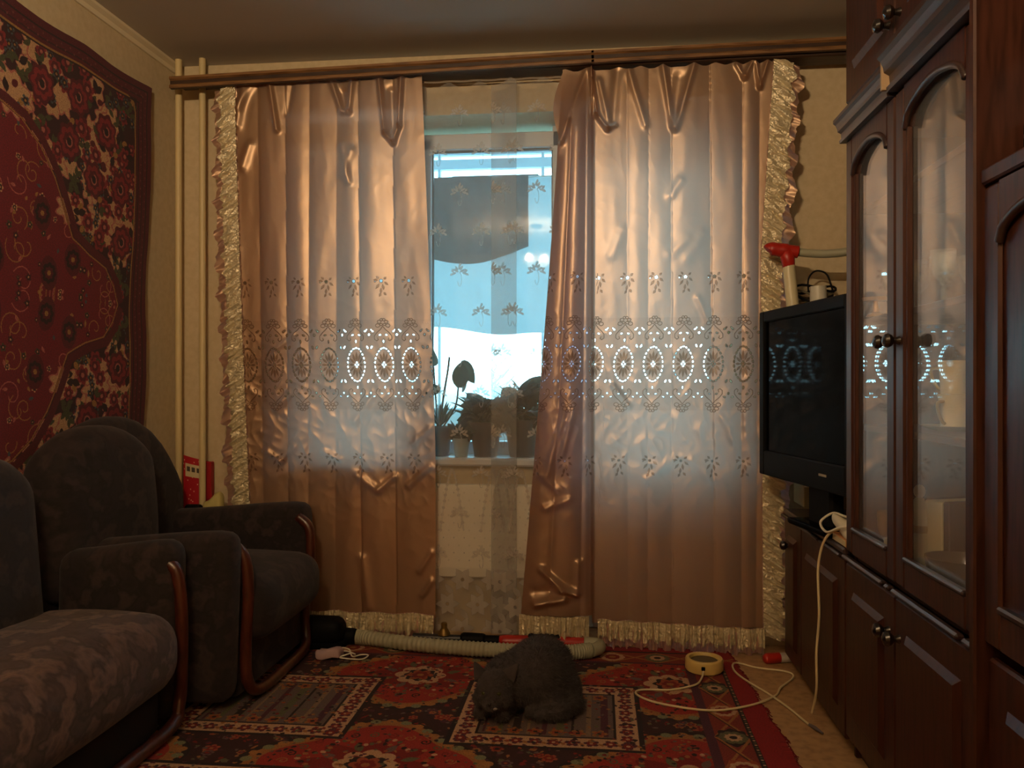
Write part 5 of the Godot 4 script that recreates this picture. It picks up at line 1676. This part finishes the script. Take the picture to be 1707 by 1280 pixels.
# ------------------------------------------------------------------ things on the floor
func floor_things() -> void:
	# vacuum cleaner: body half hidden, hose and pipe
	var v := thing("vacuum_cleaner", "black vacuum cleaner body half hidden between the armchair and a curtain", "vacuum cleaner", Vector3(-1.16, 0.01, -3.265))
	part("body", MB.new().puff(Vector3(0, 0.065, 0), Vector3(0.24, 0.11, 0.12), 0.045, 12), M.black, v)
	part("foot", MB.new().puff(Vector3(0.02, 0.015, 0.0), Vector3(0.22, 0.03, 0.11), 0.012, 6), M.matte_black, v)
	var hs := thing("vacuum_hose", "ribbed grey vacuum hose lying behind the cat", "hose", Vector3(-0.5, 0.01, -3.22))
	var oh := Vector3(0.5, -0.01, 3.22)
	var path := smooth([Vector3(-1.02, 0.042, -3.30), Vector3(-0.95, 0.042, -3.285), Vector3(-0.72, 0.042, -3.225), Vector3(-0.5, 0.042, -3.195), Vector3(-0.3, 0.042, -3.185), Vector3(-0.14, 0.042, -3.19), Vector3(-0.03, 0.042, -3.225)], 48)
	var rad := []
	for i in path.size():
		path[i] += oh
		rad.append(0.0285 + 0.0026 * sin(i * TAU / 4.0))
	part("ribbed_tube", MB.new().tube(path, rad, 16), M.hose, hs)
	part("collar", MB.new().tube([Vector3(-1.07, 0.046, -3.295) + oh, Vector3(-1.02, 0.044, -3.295) + oh, Vector3(-1.0, 0.043, -3.295) + oh], [0.034, 0.033, 0.031], 16), M.black, hs)
	part("elbow", MB.new().tube(smooth([Vector3(-0.03, 0.042, -3.225) + oh, Vector3(-0.003, 0.043, -3.25) + oh, Vector3(0.0, 0.045, -3.28) + oh, Vector3(-0.02, 0.048, -3.287) + oh, Vector3(-0.06, 0.05, -3.288) + oh]), 0.026, 14), M.hose, hs)
	var pp := thing("vacuum_pipe", "red and black vacuum pipe lying along the foot of the curtains", "pipe", Vector3(-0.4, 0.01, -3.3))
	var op := Vector3(0.4, -0.01, 3.3)
	part("steel_pipe", MB.new().tube([Vector3(-0.76, 0.05, -3.295) + op, Vector3(-0.5, 0.05, -3.285) + op], 0.016, 14), M.dark_metal, pp)
	part("joint", MB.new().tube([Vector3(-0.56, 0.05, -3.287) + op, Vector3(-0.55, 0.05, -3.287) + op, Vector3(-0.47, 0.05, -3.283) + op, Vector3(-0.46, 0.05, -3.283) + op], [0.022, 0.027, 0.027, 0.023], 14), M.black, pp)
	part("joint", MB.new().tube([Vector3(-0.46, 0.05, -3.283) + op, Vector3(-0.40, 0.05, -3.282) + op], 0.02, 14), M.black, pp)
	part("red_grip", MB.new().tube([Vector3(-0.40, 0.05, -3.282) + op, Vector3(-0.38, 0.05, -3.281) + op, Vector3(-0.2, 0.05, -3.286) + op, Vector3(-0.06, 0.048, -3.288) + op], [0.021, 0.024, 0.025, 0.023], 14), M.red, pp)
	part("clip", MB.new().box(Vector3(-0.22, 0.074, -3.284) + op, Vector3(0.13, 0.014, 0.03), 0.005), M.black, pp)
	var bell := part("brass_bell", MB.new().lathe([Vector2(0.0, 0.0), Vector2(0.026, 0.0), Vector2(0.024, 0.008), Vector2(0.016, 0.022), Vector2(0.013, 0.026), Vector2(0.013, 0.045), Vector2(0.008, 0.05), Vector2(0.0, 0.05)], 16, Vector3(-0.63, 0.066, -3.29)), mat(rgb(120, 92, 36), 0.4, {"metallic": 0.5}), self)
	tag(bell, "small brass bell-shaped cap standing on the vacuum pipe before the lace", "cap")
	# folded face mask
	var mk := thing("face_mask", "crumpled pale face mask with white ear loops beside the armchair", "mask", Vector3(-1.055, 0.012, -3.12))
	part("cloth", MB.new().puff(Vector3(0, 0.018, 0), Vector3(0.10, 0.034, 0.07), 0.012, 8, func(w: Vector3, h: Vector3): return w + Vector3(0, 0.006 * sin(w.x * 60) + 0.005 * sin(w.z * 90), 0)), mat(rgb(176, 150, 152), 0.85), mk)
	part("ear_loop", MB.new().tube(smooth([Vector3(0.045, 0.035, -0.02), Vector3(0.075, 0.03, -0.015), Vector3(0.095, 0.012, 0.01), Vector3(0.12, 0.008, -0.025), Vector3(0.15, 0.008, -0.02), Vector3(0.14, 0.008, 0.025), Vector3(0.10, 0.008, 0.03), Vector3(0.05, 0.012, 0.03)]), 0.0028, 6), mat(rgb(214, 208, 190), 0.6), mk)
	part("ear_loop", MB.new().tube(smooth([Vector3(0.045, 0.012, 0.025), Vector3(0.085, 0.02, 0.0), Vector3(0.1, 0.014, -0.01), Vector3(0.07, 0.02, -0.02), Vector3(0.045, 0.02, -0.025)]), 0.0028, 6), mat(rgb(214, 208, 190), 0.6), mk)
	# cable reel
	var rl := thing("cable_reel", "round cream cable reel with a dark top on the carpet", "reel", Vector3(0.395, 0.012, -3.14))
	part("rim", MB.new().lathe([Vector2(0.0, 0.0), Vector2(0.066, 0.0), Vector2(0.071, 0.006), Vector2(0.071, 0.04), Vector2(0.067, 0.046), Vector2(0.056, 0.046), Vector2(0.052, 0.036)], 36, Vector3.ZERO), mat(rgb(206, 178, 106), 0.4), rl)
	part("top", MB.new().lathe([Vector2(0.054, 0.032), Vector2(0.05, 0.036), Vector2(0.0, 0.036)], 30, Vector3.ZERO), mat(rgb(58, 54, 40), 0.35), rl)
	var nt := MB.new().box(Vector3(0, 0, 0), Vector3(0.014, 0.014, 0.006), 0.002)
	part("slot", nt, M.matte_black, rl, Vector3(-0.012, 0.026, 0.0695))
	var cd := part("reel_cord", MB.new().tube(smooth([Vector3(0.383, 0.03, -3.066), Vector3(0.37, 0.014, -3.03), Vector3(0.34, 0.0135, -2.97), Vector3(0.25, 0.0135, -2.915), Vector3(0.15, 0.0135, -2.905), Vector3(0.13, 0.0135, -2.86), Vector3(0.20, 0.0135, -2.79), Vector3(0.36, 0.0135, -2.745), Vector3(0.50, 0.0135, -2.80), Vector3(0.61, 0.006, -2.92), Vector3(0.645, 0.006, -3.0), Vector3(0.715, 0.006, -3.11), Vector3(0.70, 0.006, -3.17), Vector3(0.60, 0.006, -3.20), Vector3(0.53, 0.012, -3.23), Vector3(0.505, 0.0135, -3.17), Vector3(0.52, 0.0135, -3.07), Vector3(0.59, 0.007, -2.93), Vector3(0.63, 0.006, -2.82), Vector3(0.665, 0.006, -2.68)], 8), 0.0038, 7), M.cord, self)
	tag(cd, "thin cream cord looping from the reel over the carpet edge to the cabinet", "cord")
	var pg := part("cord_plug", MB.new().tube([Vector3(0.665, 0.008, -2.68), Vector3(0.675, 0.008, -2.655), Vector3(0.69, 0.008, -2.615)], [0.004, 0.0065, 0.003], 8), mat(rgb(90, 78, 80), 0.5), self)
	tag(pg, "grey plug at the end of the cream cord on the bare floor", "plug")
	var tb := thing("red_capped_tube", "white tube with a red end lying on the floor by the low cabinet", "tube", Vector3(0.70, 0.0, -3.28))
	part("white_tube", MB.new().tube([Vector3(0.0, 0.02, 0.0), Vector3(0.10, 0.02, -0.03)], 0.019, 14), mat(rgb(190, 182, 170), 0.4), tb)
	part("red_end", MB.new().tube([Vector3(-0.062, 0.021, 0.018), Vector3(-0.052, 0.021, 0.015), Vector3(0.0, 0.021, 0.0)], [0.013, 0.021, 0.021], 14), M.red, tb)

func corner_things() -> void:
	var st := thing("side_table", "small narrow wooden table in the corner between armchair and pipes", "table", Vector3(-1.72, 0, -3.367))
	part("tabletop", MB.new().box(Vector3(0, 0.50, 0), Vector3(0.24, 0.02, 0.062), 0.004), M.trim_wood, st)
	for sx in [-0.10, 0.10]:
		part("leg", MB.new().box(Vector3(sx, 0.245, 0), Vector3(0.02, 0.49, 0.04), 0.003), M.trim_wood, st)
	var sh := thing("narrow_shelf", "narrow wooden stand behind the heating pipes that carries the red bag", "stand", Vector3(-1.77, 0, -3.472))
	part("board", MB.new().box(Vector3(0, 0.505, 0), Vector3(0.2, 0.016, 0.05), 0.003), M.trim_wood, sh)
	for sx in [-0.08, 0.08]:
		part("leg", MB.new().box(Vector3(sx, 0.249, 0), Vector3(0.02, 0.497, 0.04), 0.003), M.trim_wood, sh)
	# red paper bag with dots and a label, behind the pipes
	var bg := Px.new(128, 192, rgb(170, 22, 34))
	for i in 40:
		bg.ell(rng.randf() * 128, rng.randf() * 192, 2.6, 2.6, 0, rgb(226, 190, 150))
	bg.im.fill_rect(Rect2i(10, 24, 90, 44), rgb(206, 190, 150))
	for i in 3:
		bg.im.fill_rect(Rect2i(18 + i * 24, 34, 16, 16), rgb(70, 60, 50))
	var b := thing("gift_bag", "red dotted gift bag with a pale label behind the heating pipes", "bag", Vector3(-1.775, 0.515, -3.47))
	var front := MB.new().grid(6, 8, func(u, w):
		return Vector3(lerp(-0.062, 0.075 - 0.02 * (1 - w), u), lerp(0.26, 0.0, w) - 0.03 * u * (1 - w), 0.018 + 0.004 * sin(u * 5)))
	part("front", front, mat(Color(1, 1, 1), 0.5, {"albedo_texture": bg.tex(), "cull_mode": BaseMaterial3D.CULL_DISABLED}), b)
	part("bag_body", MB.new().box(Vector3(0.002, 0.115, 0.0), Vector3(0.126, 0.23, 0.03), 0.003), mat(rgb(150, 20, 30), 0.5), b)
	var cb := part("cloth_bundle", MB.new().puff(Vector3(-1.655, 0.557, -3.367), Vector3(0.09, 0.10, 0.055), 0.026, 10, func(w: Vector3, h: Vector3): return w + Vector3(0, 0.012 * sin(w.x * 70) + 0.3 * w.x, 0)), mat(rgb(190, 176, 110), 0.8), self)
	tag(cb, "crumpled yellowish cloth bundle beside the red gift bag", "cloth")
	var hb := part("black_pouch", MB.new().puff(Vector3(-1.745, 0.54, -3.367), Vector3(0.08, 0.06, 0.04), 0.018, 8), M.black, self)
	tag(hb, "small black pouch next to the yellowish cloth bundle", "pouch")

# ------------------------------------------------------------------ cat: one continuous body from a field of tapered limbs
func smin(a: float, b: float, k: float) -> float:
	var h: float = clamp(0.5 + 0.5 * (b - a) / k, 0.0, 1.0)
	return lerp(b, a, h) - k * h * (1.0 - h)

func nets(f: Callable, lo: Vector3, hi: Vector3, cell: float) -> MB:
	var n := Vector3i(((hi - lo) / cell).ceil()) + Vector3i.ONE
	var g := PackedFloat32Array()
	g.resize(n.x * n.y * n.z)
	var k := 0
	for z in n.z:
		for y in n.y:
			for x in n.x:
				g[k] = f.call(lo + Vector3(x, y, z) * cell)
				k += 1
	var mb := MB.new()
	var id := {}
	var sx := 1
	var sy := n.x
	var sz := n.x * n.y
	var offs := [0, sx, sy, sx + sy, sz, sx + sz, sy + sz, sx + sy + sz]
	var cor := [Vector3(0, 0, 0), Vector3(1, 0, 0), Vector3(0, 1, 0), Vector3(1, 1, 0), Vector3(0, 0, 1), Vector3(1, 0, 1), Vector3(0, 1, 1), Vector3(1, 1, 1)]
	var edges := [[0, 1], [2, 3], [4, 5], [6, 7], [0, 2], [1, 3], [4, 6], [5, 7], [0, 4], [1, 5], [2, 6], [3, 7]]
	for z in n.z - 1:
		for y in n.y - 1:
			for x in n.x - 1:
				var b := x + y * sy + z * sz
				var neg := 0
				for o in offs:
					if g[b + o] < 0.0:
						neg += 1
				if neg == 0 or neg == 8:
					continue
				var s := Vector3.ZERO
				var c := 0
				for e in edges:
					var va := g[b + offs[e[0]]]
					var vb := g[b + offs[e[1]]]
					if (va < 0.0) != (vb < 0.0):
						s += cor[e[0]].lerp(cor[e[1]], va / (va - vb))
						c += 1
				id[b] = mb.p(lo + (Vector3(x, y, z) + s / c) * cell)
	for z in range(1, n.z - 1):
		for y in range(1, n.y - 1):
			for x in range(1, n.x - 1):
				var b := x + y * sy + z * sz
				for q in [[sx, sy, sz], [sy, sz, sx], [sz, sx, sy]]:
					var va := g[b]
					var vb := g[b + q[0]]
					if (va < 0.0) == (vb < 0.0):
						continue
					var i0: int = id[b - q[1] - q[2]]
					var i1: int = id[b - q[2]]
					var i2: int = id[b]
					var i3: int = id[b - q[1]]
					if va < 0.0:
						mb.tri(i0, i2, i1)
						mb.tri(i0, i3, i2)
					else:
						mb.tri(i0, i1, i2)
						mb.tri(i0, i2, i3)
	return mb

func cat() -> void:
	var o := thing("cat", "dark grey long-haired cat crouching on the carpet with its head lowered", "cat", Vector3(-0.24, 0.012, -2.70))
	# bones: from, to, radius, radius, blend; local to the cat; it faces the viewer and to the left
	var B := [
		[Vector3(0.045, 0.112, -0.075), Vector3(0.03, 0.112, -0.02), 0.104, 0.102, 0.03],
		[Vector3(0.03, 0.108, -0.02), Vector3(-0.06, 0.098, 0.02), 0.100, 0.080, 0.03],
		[Vector3(-0.06, 0.098, 0.02), Vector3(-0.085, 0.10, 0.06), 0.078, 0.058, 0.025],
		[Vector3(0.115, 0.062, -0.03), Vector3(0.075, 0.045, 0.03), 0.062, 0.045, 0.03],
		[Vector3(0.07, 0.028, 0.04), Vector3(0.02, 0.02, 0.075), 0.028, 0.02, 0.015],
		[Vector3(-0.065, 0.05, 0.05), Vector3(-0.07, 0.022, 0.115), 0.036, 0.022, 0.02],
		[Vector3(-0.12, 0.045, 0.04), Vector3(-0.14, 0.022, 0.10), 0.036, 0.022, 0.02],
		[Vector3(0.135, 0.03, -0.06), Vector3(0.155, 0.028, 0.01), 0.028, 0.03, 0.015],
		[Vector3(0.155, 0.028, 0.01), Vector3(0.115, 0.027, 0.075), 0.03, 0.028, 0.012],
		[Vector3(0.115, 0.027, 0.075), Vector3(0.05, 0.022, 0.105), 0.028, 0.017, 0.012],
		# head
		[Vector3(-0.094, 0.108, 0.095), Vector3(-0.096, 0.10, 0.115), 0.056, 0.053, 0.012],
		[Vector3(-0.060, 0.078, 0.125), Vector3(-0.060, 0.078, 0.125), 0.027, 0.027, 0.015],
		[Vector3(-0.134, 0.078, 0.12), Vector3(-0.134, 0.078, 0.12), 0.027, 0.027, 0.015],
		[Vector3(-0.098, 0.076, 0.152), Vector3(-0.099, 0.068, 0.168), 0.024, 0.016, 0.014],
		[Vector3(-0.112, 0.068, 0.16), Vector3(-0.112, 0.068, 0.16), 0.013, 0.013, 0.01],
		[Vector3(-0.086, 0.068, 0.161), Vector3(-0.086, 0.068, 0.161), 0.013, 0.013, 0.01],
	]
	var f := func(q: Vector3) -> float:
		var d := 1.0
		for b in B:
			var a: Vector3 = b[0]
			var ab: Vector3 = b[1] - a
			var l2 := ab.length_squared()
			var t: float = clamp((q - a).dot(ab) / l2, 0.0, 1.0) if l2 > 0.0 else 0.0
			var e: float = (q - a - ab * t).length() - lerp(b[2], b[3], t)
			if e < d + 0.06:
				d = smin(d, e, b[4])
		return max(d, -q.y)
	var body := nets(f, Vector3(-0.19, -0.012, -0.21), Vector3(0.21, 0.25, 0.215), 0.0075)
	var bm := part("body", body, M.fur, o)
	# ears
	for s in [[-0.052, 0.158, 0.10, -0.6], [-0.138, 0.152, 0.095, 0.65]]:
		var e := MB.new()
		e.xf = Transform3D(Basis(Vector3(0, 1, 0), -0.3) * Basis(Vector3(0, 0, 1), s[3]) * Basis(Vector3(1, 0, 0), -0.25), Vector3(s[0], s[1] - 0.018, s[2]))
		e.grid(12, 6, func(u, v): return Vector3(cos(u * TAU) * 0.030 * pow(1 - v * 0.95, 0.8), v * 0.052, sin(u * TAU) * 0.009 * (1 - v)), true)
		part("ear", e, M.fur, o)
	# face: nose, closed eyes, pale chin fur
	part("nose", MB.new().ball(Vector3(-0.099, 0.080, 0.182), Vector3(0.006, 0.005, 0.005), 10), mat(rgb(40, 30, 30), 0.4), o)
	for s in [Vector3(-0.073, 0.106, 0.160), Vector3(-0.120, 0.106, 0.158)]:
		part("eye", MB.new().ball(s, Vector3(0.008, 0.006, 0.006), 12), mat(rgb(60, 66, 30), 0.1), o)
	part("chin", MB.new().ball(Vector3(-0.086, 0.064, 0.174), Vector3(0.011, 0.005, 0.006), 10), mat(rgb(170, 160, 150), 0.8), o)
	# fur: short tufts that follow the surface
	var fm := MB.new()
	var nn := body.mesh().surface_get_arrays(0)
	var vs: PackedVector3Array = nn[Mesh.ARRAY_VERTEX]
	var ns: PackedVector3Array = nn[Mesh.ARRAY_NORMAL]
	for i in 26000:
		var k := rng.randi() % vs.size()
		var q := vs[k]
		if q.y < 0.004:
			continue
		var nr := ns[k]
		var side := nr.cross(Vector3(rng.randf_range(-1, 1), rng.randf_range(-1, 1), rng.randf_range(-1, 1))).normalized()
		var flow := (nr * 0.55 + Vector3(0.5, -0.55, -0.4) * 0.6 + side * 0.35).normalized()
		var l := rng.randf_range(0.010, 0.019)
		if q.z > 0.10 and q.x < -0.03 and q.y > 0.05:
			l *= 0.55
		q += side * rng.randf_range(-0.005, 0.005)
		var w := side * 0.0009
		var a := fm.p(q - w)
		var b := fm.p(q + w)
		var c := fm.p(q + flow * l)
		fm.tri(a, b, c)
	var fo := part("fur", fm, M.fur, o)
	fo.set_meta("kind", "stuff")
